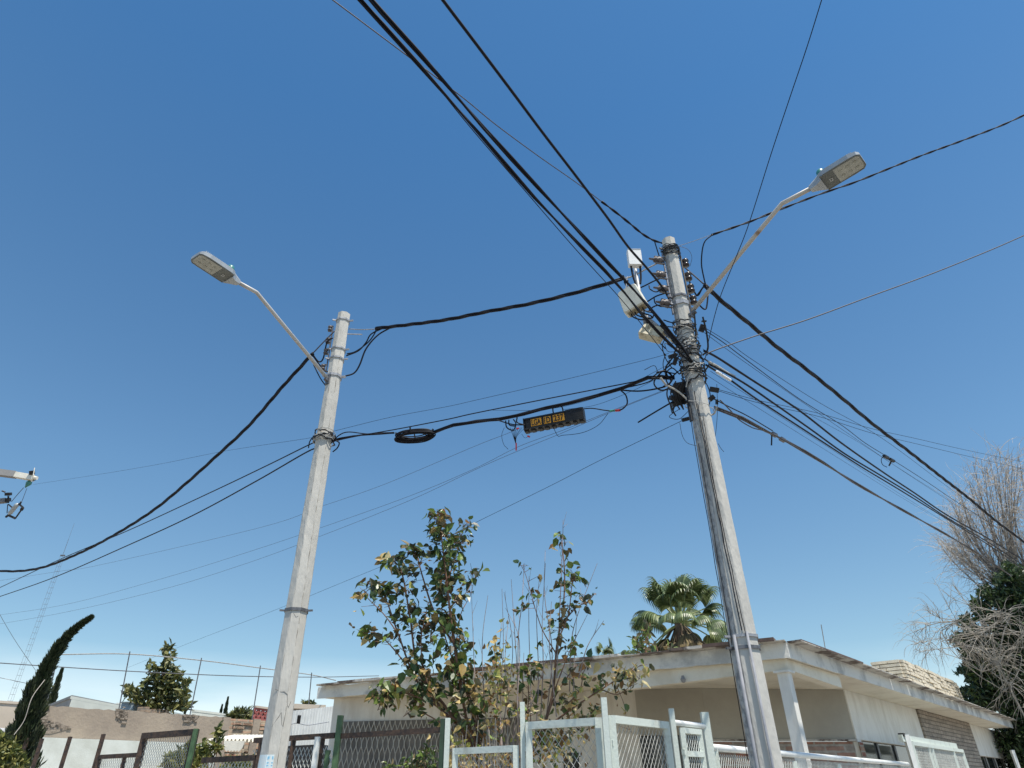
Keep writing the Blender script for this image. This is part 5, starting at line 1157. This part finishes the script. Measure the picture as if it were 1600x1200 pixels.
# ------------------------------------------------------------------ vegetation
def rv(q, s=1.0): return Vector((q.gauss(0, s), q.gauss(0, s), q.gauss(0, s)))
def along(pts, t):
    n = len(pts) - 1; f_ = min(.9999, max(0, t)) * n; i = int(f_); return pts[i].lerp(pts[i + 1], f_ - i)
def shrub(label, branches, dep, seed, ls, extra_yellow=(), cat='shrub', twigs=()):
    q = random.Random(seed); base = at(DV(branches[0][0][0][0], branches[0][0][0][1], dep), 0)
    root = empty('leafy_shrub', base, label, cat, 'shrubs behind the fence')
    st = MB(); lf = MB(); ly = MB()
    for (pts, r0_, dens, t0, yel) in branches:
        dj = q.uniform(-.25, .25)
        P3 = [DV(x, y, dep + dj * i / max(1, len(pts) - 1) + q.uniform(-.05, .05)) for i, (x, y) in enumerate(pts)]
        if pts[0][1] >= 1180: P3 = [base + (at(P3[0], 0) - base) * .4 + Zu * .0] + P3
        S = spline(P3, 6); n = len(S); st.tube(S, [r0_ * (1 - .75 * i / n) for i in range(n)], 6)
        ln = sum((b_ - a).length for a, b_ in zip(S, S[1:]))
        N = int(dens * ln * (1.35 if seed == 31 else 1.25))
        for i in range(N):
            t = t0 + (1 - t0) * q.random() ** .85
            p = along(S, t); d = rv(q); d.z = abs(d.z) * .3 - .1; d.normalize()
            # a short side twig carrying several leaves
            tl = q.uniform(.04, .2) * (1.15 - .5 * t); e = p + d * tl + Zu * q.uniform(0, .05)
            st.tube([p, e], [.004, .002], 3)
            for j in range(q.choice([1, 2, 2, 3])):
                ld = (d * .6 + rv(q, .6) + Vector((0, 0, -.45))).normalized(); nr_ = (rv(q, .7) + Vector((0, -.2, .8))).normalized()
                sz = ls * q.choice([.35, .5, .6, .75, .85, 1.0, 1.2]); tgt = ly if q.random() < yel else lf
                tgt.leaf(e + rv(q, .03), ld, nr_, sz, sz * q.uniform(.6, .85), q.uniform(.1, .5))
    for (cx, cy, sx, sy, N, sz) in extra_yellow:
        for i in range(N):
            p = DV(cx + q.gauss(0, sx), cy + q.gauss(0, sy), dep + q.uniform(-.3, .25))
            (ly if q.random() < .72 else lf).leaf(p, rv(q) + Vector((0, 0, -.7)), rv(q), sz * q.uniform(.5, 1.1), sz * q.uniform(.3, .7), q.uniform(.2, .7))
    st.build('stems', m_stem, root, True)
    if lf.v: lf.build('foliage', m_leafg, root)
    if ly.v: ly.build('dry_foliage', m_leafy, root)
    if twigs:
        tw = MB()
        for pts in twigs:
            P3 = [DV(x + q.uniform(-2, 2), y, dep + q.uniform(-.1, .2)) for x, y in pts]; S = spline(P3, 5); n = len(S)
            tw.tube(S, [.007 * (1 - .7 * i / n) for i in range(n)], 4)
            for i in range(q.randint(1, 4)):
                t = q.uniform(.3, 1); p = along(S, t); (ly if False else lf)
                e = p + Vector((q.uniform(-.08, .08), 0, q.uniform(.05, .2))); tw.tube([p, e], [.003, .0015], 3)
        tw.build('bare_twigs', m_twig, root)
        dl_ = MB()
        for pts in twigs:
            for i in range(3):
                a = q.random(); j = q.randrange(len(pts) - 1); x = pts[j][0] * (1 - a) + pts[j + 1][0] * a; y = pts[j][1] * (1 - a) + pts[j + 1][1] * a
                if q.random() < .6: dl_.leaf(DV(x + q.uniform(-4, 4), y, dep), rv(q), rv(q), ls * .4, ls * .35, .4)
        dl_.build('withered_leaves', m_leafy, root)
    return root
B1 = [([(748, 1200), (728, 1120), (710, 1010), (698, 910), (690, 840), (684, 802)], .022, 26, .28, .06),
      ([(752, 1200), (736, 1110), (712, 1010), (700, 920), (712, 870), (726, 820)], .018, 13, .45, .06),
      ([(742, 1195), (700, 1110), (655, 1050), (640, 960), (626, 890), (604, 872)], .020, 17, .35, .06),
      ([(738, 1190), (690, 1110), (650, 1062), (622, 990), (600, 930), (580, 915)], .018, 14, .4, .1),
      ([(650, 1062), (620, 1020), (590, 990), (568, 990)], .010, 15, .4, .1),
      ([(622, 990), (600, 960), (575, 935), (568, 922)], .008, 14, .4, .1),
      ([(735, 1180), (690, 1110), (640, 1085), (605, 1080), (590, 1110)], .014, 16, .4, .2),
      ([(712, 1010), (680, 960), (660, 900), (650, 865), (638, 866)], .014, 22, .1, .07),
      ([(700, 910), (690, 880), (705, 850), (728, 850)], .008, 16, .3, .1),
      ([(690, 1110), (665, 1060), (658, 1000), (670, 940)], .012, 22, .2, .2),
      ([(720, 1060), (700, 1010), (690, 960), (702, 900)], .010, 20, .2, .25),
      ([(712, 1010), (720, 960), (735, 930), (742, 900)], .007, 6, .6, .1),
      ([(742, 1195), (745, 1130), (722, 1060), (700, 1050)], .014, 12, .35, .3),
      ([(756, 1200), (744, 1110), (724, 1040), (716, 1000)], .014, 5, .5, .2),
      ([(733, 1160), (690, 1130), (650, 1110), (630, 1120)], .010, 10, .3, .4),
      ([(700, 950), (725, 930), (738, 905), (735, 880)], .006, 9, .5, .1)]
shrub('tall leafy shrub with dark drooping leaves left of centre, reaching highest', B1, 7.4, 31, .122,
      [(775, 1045, 12, 30, 130, .10), (768, 1105, 16, 30, 110, .09), (735, 1150, 28, 22, 90, .10), (680, 1060, 20, 18, 40, .1)], 
      twigs=[[(745, 1170), (742, 1090), (740, 1010), (737, 930)], [(765, 1170), (756, 1080), (752, 1000), (763, 930)], [(720, 1190), (735, 1120), (742, 1060)], [(770, 1180), (775, 1100), (780, 1020), (785, 970)], [(775, 1190), (790, 1100), (800, 1010), (788, 925)]])
B2 = [([(828, 1200), (848, 1140), (864, 1080), (870, 1010), (880, 950), (882, 890), (876, 838)], .020, 8, .55, .12),
      ([(868, 1020), (848, 985), (836, 950), (822, 900), (812, 880)], .008, 9, .35, .15),
      ([(872, 1000), (888, 960), (893, 920), (898, 895)], .009, 26, .15, .1),
      ([(878, 975), (900, 950), (918, 940), (926, 932)], .007, 22, .2, .15),
      ([(866, 1080), (885, 1030), (898, 1000), (918, 960)], .008, 8, .3, .2),
      ([(845, 1160), (862, 1100), (885, 1060), (905, 1035)], .012, 14, .3, .4),
      ([(850, 1140), (890, 1110), (935, 1080), (975, 1055), (1000, 1040)], .012, 13, .4, .55),
      ([(876, 1110), (905, 1080), (912, 1050), (925, 1030)], .008, 12, .3, .5),
      ([(832, 1190), (824, 1140), (826, 1080), (822, 1040)], .010, 16, .25, .2),
      ([(940, 1078), (965, 1085), (985, 1072), (1000, 1060)], .006, 11, .3, .6),
      ([(830, 1195), (870, 1160), (905, 1140), (930, 1110)], .008, 12, .3, .65),
      ([(960, 1065), (975, 1100), (980, 1130), (990, 1150)], .004, 5, .3, .8)]
tw = [[(786, 1170), (783, 1100), (788, 1010), (785, 920)], [(800, 1180), (808, 1080), (806, 990), (800, 905)], [(812, 1190), (809, 1100), (812, 1000), (790, 950)], [(810, 1130), (808, 1000), (815, 940), (818, 880)],
      [(828, 1150), (830, 1080), (828, 980), (826, 900)], [(838, 1160), (840, 1060), (838, 960), (845, 900)], [(846, 1130), (850, 1040), (848, 970), (852, 880)], [(852, 1120), (862, 1020), (850, 930), (850, 860)],
      [(890, 1080), (892, 1000), (905, 950), (935, 880)], [(896, 1090), (897, 1020), (900, 960)], [(905, 1060), (918, 1010), (945, 970)], [(820, 1160), (815, 1090), (818, 1020)], [(870, 1060), (877, 860), (880, 812)], [(790, 1180), (795, 1100), (790, 1040), (796, 960)], [(868, 1120), (858, 1010), (862, 940)], [(802, 1180), (838, 1080), (858, 1020)]]
shrub('sparse shrub with bare upright twigs and yellowed leaves, right of the tall one', B2, 7.2, 77, .105,
      [(872, 1150, 22, 18, 150, .09), (895, 1100, 18, 14, 60, .09), (850, 1180, 20, 14, 80, .09), (960, 1062, 20, 12, 60, .1), (790, 1080, 8, 30, 40, .07)], twigs=tw)
# ground-level tangle behind the low gate
q = random.Random(8); tb_ = MB(); tl_ = MB()
for i in range(110):
    x = q.uniform(700, 800); p0 = DV(x, 1230, 7.3 + q.uniform(-.3, .4)); p0 = at(p0, .9); e = DV(x + q.uniform(-25, 25), q.uniform(1120, 1190), 7.3 + q.uniform(-.3, .4)); tb_.tube([p0, p0.lerp(e, .5) + rv(q, .04), e], [.009, .006, .003], 4)
for i in range(420): tl_.leaf(DV(q.uniform(700, 800), q.uniform(1172, 1220), 7.3 + q.uniform(-.3, .5)), rv(q), rv(q), .07, .045, .3)
root = empty('dry_bush', at(DV(750, 1200, 7.3), 0), 'tangle of straw-brown stems behind the low pale gate', 'bush'); tb_.build('stems', m_dead, root); tl_.build('foliage', m_leafy, root)
tl_ = MB()
for i in range(900): tl_.leaf(DV(q.uniform(560, 700), q.uniform(1140, 1230), 8.2 + q.uniform(-.4, .4)), rv(q), rv(q), .08, .05, .3)
tb_ = MB()
for i in range(40): x = q.uniform(600, 700); e = DV(x + q.uniform(-15, 15), q.uniform(1140, 1190), 8.2); tb_.tube([at(DV(x, 1200, 8.2), 0), e], [.01, .003], 4)
# broad-leaved tree on the left
def crown(clumps, dep, N, sz, m, q, mb, drop=.3, wl=.55, dj=None):
    for (cx, cy, rx, ry, w) in clumps:
        k = int(N * w); dj_ = dj or rx * dep / F_PX
        for i in range(k):
            a = q.random() * 6.283; rr = q.random() ** .55 * (1 + .3 * math.sin(5 * a + cx) + .15 * math.sin(9 * a + cy)); x = cx + rx * rr * math.cos(a); y = cy + ry * rr * math.sin(a)
            mb.leaf(DV(x, y, dep + q.uniform(-1, 1) * dj_), rv(q) + Vector((0, 0, drop)), rv(q) + Vector((0, 0, .5)), sz * q.uniform(.6, 1.3), sz * wl * q.uniform(.7, 1.2), q.uniform(.1, .5))
def limbs(mb, lst, dep, r0_):
    for pts in lst: S = spline([DV(x, y, dep) for x, y in pts], 5); n = len(S); mb.tube(S, [r0_ * (1 - .7 * i / n) for i in range(n)], 6)
q = random.Random(12)
root = empty('broadleaf_tree', at(DV(252, 1110, 24), 0), 'glossy broad-leaved tree with uneven crown above the brown wall', 'tree')
cl_ = [(262, 1013, 7, 7, .3), (264, 1026, 6, 7, .2), (258, 1040, 5, 6, .15), (236, 1043, 7, 6, .2), (252, 1047, 8, 6, .25), (272, 1046, 7, 6, .25), (280, 1056, 7, 6, .2), (264, 1062, 10, 8, .5), (240, 1060, 9, 8, .4), (228, 1068, 6, 7, .2), (250, 1074, 12, 8, .5), (204, 1078, 7, 6, .3), (198, 1086, 5, 5, .15), (214, 1086, 8, 7, .3), (232, 1084, 9, 8, .35), (276, 1072, 7, 8, .3), (290, 1068, 6, 7, .22), (291, 1080, 5, 6, .15), (268, 1086, 10, 9, .45), (250, 1092, 10, 9, .4), (284, 1092, 8, 8, .3), (225, 1098, 12, 7, .35), (212, 1098, 6, 6, .2), (265, 1102, 14, 8, .45), (286, 1104, 11, 7, .3), (240, 1106, 12, 7, .3)]
b = MB(); crown(cl_, 24, 150, .23, m_leaft, q, b, dj=.5); b.build('crown', m_leaft, root)
b = MB(); g0 = at(DV(252, 1110, 24), 0); b.tube(spline([g0, g0 + Zu * 2.5, DV(250, 1090, 24), DV(256, 1050, 24), DV(262, 1015, 24)], 5), [.14 - .005 * i for i in range(21)], 7); limbs(b, [[(250, 1100), (225, 1090), (205, 1080)], [(252, 1095), (275, 1090), (288, 1068)], [(252, 1080), (240, 1060), (232, 1045)]], 24, .05); b.build('trunk', m_bark, root)
# leaning conifer: tufts along a bent spine
q = random.Random(13)
root = empty('leaning_conifer', at(DV(22, 1180, 13), 0), 'dark slender conifer leaning right with a bent pointed tip', 'tree')
spine = spline([DV(*p, 13) for p in [(22, 1215), (36, 1150), (50, 1105), (66, 1060), (85, 1022), (105, 995), (122, 979), (140, 966)]], 8)
hw = [21, 18, 13, 8, 5, 3.2, 1.6, .1]
b = MB(); N = 15000
for i in range(N):
    t = q.random() ** .8; f_ = t * 7; j = min(6, int(f_)); w = (hw[j] * (1 - (f_ - j)) + hw[j + 1] * (f_ - j)) * 13 / F_PX * (1 + .18 * math.sin(t * 55) + .12 * math.sin(t * 23))
    c = along(spine, t); ax = (along(spine, min(1, t + .03)) - along(spine, max(0, t - .03))).normalized(); o_ = rv(q); o_ -= ax * o_.dot(ax); o_.normalize(); rr = w * q.random() ** .35
    p = c + o_ * rr; L_ = q.uniform(.06, .14) * (1.1 - .4 * t); b.leaf(p, ax + o_ * .4 + rv(q, .25), o_, L_, L_ * .26, .1)
b.build('crown', m_cyp, root)
b = MB(); b.tube([at(DV(22, 1200, 13), 0)] + spine, [.14] + [.13 * (1 - i / len(spine)) + .004 for i in range(len(spine))], 7); b.build('trunk', m_bark, root)
b = MB(); b.tube(spline([DV(70, 1062, 12.6), DV(50, 1090, 12.5), DV(38, 1125, 12.5), DV(22, 1148, 12.5)], 6), .006, 5);  b.build('bare_branch', m_dead, root)
def conifer(px, ytop, ybase, halfw, dep, label, seed, m=m_cyp, grp='distant slender conifers'):
    q = random.Random(seed); tp = DV(px, ytop, dep); base = at(DV(px, ybase, dep), 0); 
    bz = DV(px, ybase, dep).z - 1.5; base = Vector((tp.x, tp.y, 0)); root = empty('slender_conifer', base, label, 'tree', grp)
    b = MB(); hwid = halfw * dep / F_PX
    for i in range(900):
        t = q.random(); z = bz + (tp.z - bz) * t; r = hwid * (1 - t) ** .8 * q.random() ** .4 * (1 + .2 * math.sin(t * 40)); a = q.random() * 6.283
        b.leaf(Vector((base.x + r * math.cos(a), base.y + r * math.sin(a), z)), Vector((math.cos(a) * .4, math.sin(a) * .4, 1)), Vector((math.cos(a), math.sin(a), 0)), hwid * .9, hwid * .3, .1)
    b.build('crown', m, root); b = MB(); b.tube([base, at(base, tp.z * .9)], [.12, .03], 6); b.build('trunk', m_bark, root)
conifer(96, 1049, 1097, 7, 45, 'small dark pointed conifer right of the leaning one', 1)
conifer(347, 1103, 1117, 4, 50, 'tiny distant conifer above the brown wall, left of a pair', 2); conifer(356, 1092, 1117, 4.5, 50, 'tiny distant conifer above the brown wall, taller of a pair', 3); conifer(293, 1096, 1112, 3, 50, 'tiny distant conifer tip beside the broad-leaved tree', 4)
def bush(name, clumps, dep, N, sz, m, label, seed, cat='bush', stem=m_stem, dj=None, wl=.5, zb=0.0):
    q = random.Random(seed); base = at(DV(clumps[0][0], clumps[0][1], dep), zb); root = empty(name, base, label, cat)
    b = MB(); crown(clumps, dep, N, sz, m, q, b, wl=wl, dj=dj); b.build('foliage', m, root)
    b = MB()
    for (cx, cy, rx, ry, w) in clumps:
        for k in range(3): b.tube(spline([base + rv(q, .03) * 1.0, base.lerp(DV(cx, cy, dep), .5) + rv(q, .1), DV(cx + q.uniform(-rx, rx) * .6, cy + q.uniform(-ry, ry) * .6, dep)], 4), [.02 * (1 - i / 10) for i in range(9)], 5)
    b.build('stems', stem, root); return root
bush('round_bush', [(376, 1118, 14, 9, 1), (366, 1120, 8, 6, .4), (388, 1120, 8, 6, .4)], 35, 260, .3, m_leaft, 'distant grey-green treetop behind the wall left of the pole', 1)
bush('round_bush', [(478, 1100, 4, 3, .3), (486, 1101, 4, 3, .3)], 30, 200, .2, m_leaft, 'tiny treetop peeking over the white shed', 2)
bush('yellow_bush', [(8, 1185, 20, 20, .8), (30, 1198, 10, 18, .3), (2, 1160, 9, 10, .2), (20, 1170, 8, 8, .12)], 11.5, 1100, .085, m_bushy, 'yellow-green bush at the lower left corner', 3)
bush('climbing_vine', [(293, 1188, 30, 12, 1), (270, 1195, 14, 10, .5), (318, 1176, 8, 16, .3), (296, 1170, 5, 8, .12), (342, 1146, 3, 12, .08), (340, 1168, 6, 6, .12), (370, 1195, 20, 8, .3)], 11.2, 380, .12, m_bushy, 'green vine climbing behind the rusty mesh gate', 4, 'vine')
bush('dark_bush', [(670, 1185, 22, 20, .5), (645, 1195, 20, 10, .3), (610, 1200, 10, 8, .1)], 9.0, 330, .075, m_leafg, 'dark undergrowth seen through the green ring mesh gate', 5)
# palms
def palm(px, py, dep, size, nf, label, seed, span=120, hub_up=.0, dead=0):
    q = random.Random(seed); hub = D(px, py, dep); base = at(hub, 0); root = empty('fan_palm', base, label, 'palm')
    b = MB(); b.tube([base, at(base, hub.z * .5), hub], [.2 * size, .16 * size, .12 * size], 10); b.build('trunk', m_bark, root, True)
    for fi in range(nf + dead):
        is_dead = fi >= nf
        if is_dead: az = q.random() * 6.283; el = R(q.uniform(-65, -35))
        else: az = 6.283 * fi / nf * 2.618 + q.uniform(-.2, .2); el = R(82 - 112 * (fi + .5) / nf + q.uniform(-8, 8))
        d = Vector((math.cos(az) * math.cos(el), math.sin(az) * math.cos(el), math.sin(el)))
        PLn = size * q.uniform(.42, .92) * (.55 if is_dead else 1); e = hub + d * PLn - Zu * .08 * PLn
        mb = MB(); mb.tube(spline([hub, hub.lerp(e, .5) + Zu * .05 * size, e], 4), [.025 * size] * 5 + [.015 * size] * 4, 5)
        side = d.cross(Zu); side = side.normalized() if side.length > .05 else Vector((1, 0, 0)); up = side.cross(d)
        nl_ = 26; Lf = size * q.uniform(.52, .64)
        for k in range(nl_):
            a = R(-span + 2 * span * k / (nl_ - 1)); dd = (d * math.cos(a) + side * math.sin(a) * .92).normalized()
            ll = Lf * (1 - .35 * (abs(a) / R(span)) ** 2); w = .026 * size
            dd = (dd + up * (.18 * math.cos(a * 2))).normalized()
            pts = []; p = e.copy(); v = dd.copy(); seg = 7
            for s in range(seg + 1):
                pts.append(p.copy()); t = s / seg; v = (v + Vector((0, 0, -1)) * (.10 + 1.0 * t ** 2) * (1.6 if is_dead else 1)).normalized(); p = p + v * ll / seg
            T, N = frames(pts); vs = []; fs = []; sd2 = dd.cross(up); sd2 = sd2.normalized() if sd2.length > .01 else side
            for s, pt_ in enumerate(pts):
                ww = w * (.35 + 1.2 * min(1, s / 3)) * (1 - (s / seg) ** 2.2) + .002; vs += [pt_ - sd2 * ww, pt_ + up * ww * .35, pt_ + sd2 * ww]
            for s in range(seg): o_ = s * 3; fs += [(o_, o_ + 1, o_ + 4, o_ + 3), (o_ + 1, o_ + 2, o_ + 5, o_ + 4)]
            mb.add(vs, fs)
        mb.build('frond', m_palmd if is_dead else m_palm, root)
    return root
palm(1062, 975, 21, 1.45, 38, 'large fan palm rising behind the house roof', 3, 78, dead=26)
palm(952, 1032, 23, .62, 14, 'small fan palm tip just above the house roof', 5, 80)
# ivy-like leaves beside the palm, on the roof
bush('roof_vine', [(1010, 970 + 15, 7, 10, .6), (995, 1005, 8, 12, .6), (1008, 1010, 14, 8, .5), (985, 1020, 12, 5, .3), (1050, 1012, 12, 4, .15)], 13.5, 75, .13, m_leafg, 'broad leaves of a vine at the roof edge before the palm', 9, 'vine', dj=.3, wl=.8, zb=3.5)
# bare tree at the right
def bare(label, origins, targets, dep, seed, r0_, nsub, drop, m_main, m_fine, name='bare_tree', fine_len=(25, 60), cat='tree', dj=1.2, tr=.16):
    q = random.Random(seed); base = at(DV(origins[0][0] + 20, origins[0][1], dep), 0); root = empty(name, base, label, cat)
    mn = MB(); fn = MB()
    mn.tube(spline([base, base.lerp(DV(*origins[0], dep), .6) + Vector((.1, 0, 0)), DV(*origins[0], dep)], 5), [tr * (1 - .025 * i) for i in range(11)], 7)
    for o2 in origins[1:]:
        A0 = DV(*origins[0], dep); B0 = DV(*o2, dep); mn.tube(spline([A0, A0.lerp(B0, .5) + Vector((0, 0, .15)), B0], 4), [r0_ * 1.3] * 9, 5)
    for (tx, ty) in targets:
        ox, oy = q.choice(origins); dd = dep + q.uniform(-dj, dj); bow = q.uniform(-22, 16)
        P2 = [(ox, oy), (ox + (tx - ox) * .35 + bow, oy + (ty - oy) * .3), (ox + (tx - ox) * .75 + bow * .5, oy + (ty - oy) * .68), (tx, ty)]
        S = spline([DV(x, y, dep + (dd - dep) * i / 3) for i, (x, y) in enumerate(P2)], 6); n = len(S)
        mn.tube([s + rv(q, .012) for s in S], [r0_ * (1 - .82 * i / n) for i in range(n)], 5)
        for k in range(nsub):
            t = q.uniform(.3, 1.0); p = along(S, t); ax = (along(S, min(1, t + .1)) - along(S, max(0, t - .1))).normalized()
            L_ = q.uniform(*fine_len) * dep / F_PX; v = (ax * .9 + rv(q, .45)).normalized(); pts = [p]; st_ = 7
            for s in range(st_):
                v = (v + Vector((0, 0, -drop)) * (s / st_) + rv(q, .16)).normalized(); p = p + v * L_ / st_; pts.append(p)
            fn.tube(pts, [.0105 * (1 - .75 * i / st_) for i in range(st_ + 1)], 3, False)
            if q.random() < .5:
                j = q.randint(2, 5); p = pts[j]; v = (rv(q, .7) + Vector((0, 0, -.3))).normalized(); pp_ = [p]
                for s in range(4): v = (v + Vector((0, 0, -drop * .8)) + rv(q, .2)).normalized(); p = p + v * L_ * .12; pp_.append(p)
                fn.tube(pp_, .005, 3, False)
    mn.build('trunk', m_main, root); fn.build('twigs', m_fine, root)
q = random.Random(55); tg = []
for i in range(62):
    a = R(q.uniform(100, 210)); 
    t = i / 61; x = 1480 + t * 190 + q.uniform(-8, 8); yt = 782 - 82 * math.sin(min(1, t * 2.4) * math.pi / 2) + (t > .5) * (t - .5) * 130; tg.append((x, yt + q.random() ** 1.5 * 70))
for i in range(14): tg.append((q.uniform(1470, 1500), q.uniform(800, 870)))
bare('tall leafless tree with pale drooping twigs at the right edge', [(1600, 960), (1620, 940), (1590, 930)], tg, 31, 5, .038, 22, .3, m_deadd, m_dead, fine_len=(25, 60))
tg = [(q.uniform(1470, 1620), q.uniform(940, 1120)) for i in range(30)] + [(1445, 975), (1450, 955), (1432, 1000), (1440, 985), (1465, 950), (1425, 1008), (1480, 930), (1490, 915), (1470, 960), (1450, 1010), (1438, 1020)]
bare('tangled grey dead branches hanging over the roof end and chimney', [(1560, 1040), (1520, 1010), (1545, 980), (1590, 1010), (1500, 970), (1535, 1050), (1580, 960), (1570, 1080), (1480, 1000)], tg, 27.5, 6, .018, 10, .35, m_deads, m_deads, 'dead_shrub', (18, 50), 'dead branches', .8, tr=.03)
# evergreen mass at the right
q = random.Random(14)
root = empty('evergreen_tree', at(DV(1590, 1100, 30), 0), 'dense dark evergreen tree filling the right edge below the bare tree', 'tree')
b = MB(); cl_ = [(1540, 925, 9, 9, .15), (1528, 945, 9, 8, .15), (1508, 972, 9, 8, .15), (1500, 1000, 10, 9, .18), (1512, 1020, 9, 8, .15), (1560, 905, 8, 8, .12), (1575, 888, 9, 9, .14), (1590, 900, 16, 14, .4), (1560, 935, 18, 16, .5), (1600, 930, 26, 24, .8), (1535, 960, 12, 12, .25), (1580, 975, 40, 30, 1.6), (1525, 990, 15, 12, .3), (1560, 1020, 40, 28, 1.5), (1520, 1045, 20, 16, .4), (1600, 1060, 40, 50, 1.6), (1545, 1080, 40, 40, 1.6), (1590, 1140, 36, 50, 1.4), (1630, 1000, 40, 80, 1.2), (1605, 1190, 30, 40, .8), (1640, 1120, 40, 80, 1)]
crown(cl_, 30, 2000, .20, m_leafd, q, b, dj=1.8); b.build('crown', m_leafd, root)
b = MB(); g0 = at(DV(1600, 1100, 30), 0); b.tube(spline([g0, g0 + Zu * 2, DV(1595, 1050, 30), DV(1590, 950, 30)], 5), [.28 - .012 * i for i in range(16)], 8)
limbs(b, [[(1595, 1060), (1560, 1020), (1520, 985)], [(1595, 1040), (1570, 980), (1558, 935)], [(1595, 1080), (1550, 1070), (1515, 1045)], [(1595, 1020), (1620, 960), (1630, 920)]], 30, .1); b.build('trunk', m_bark, root)
for o in list(bpy.data.objects):
    if '_w' in o.keys(): del o['_w']
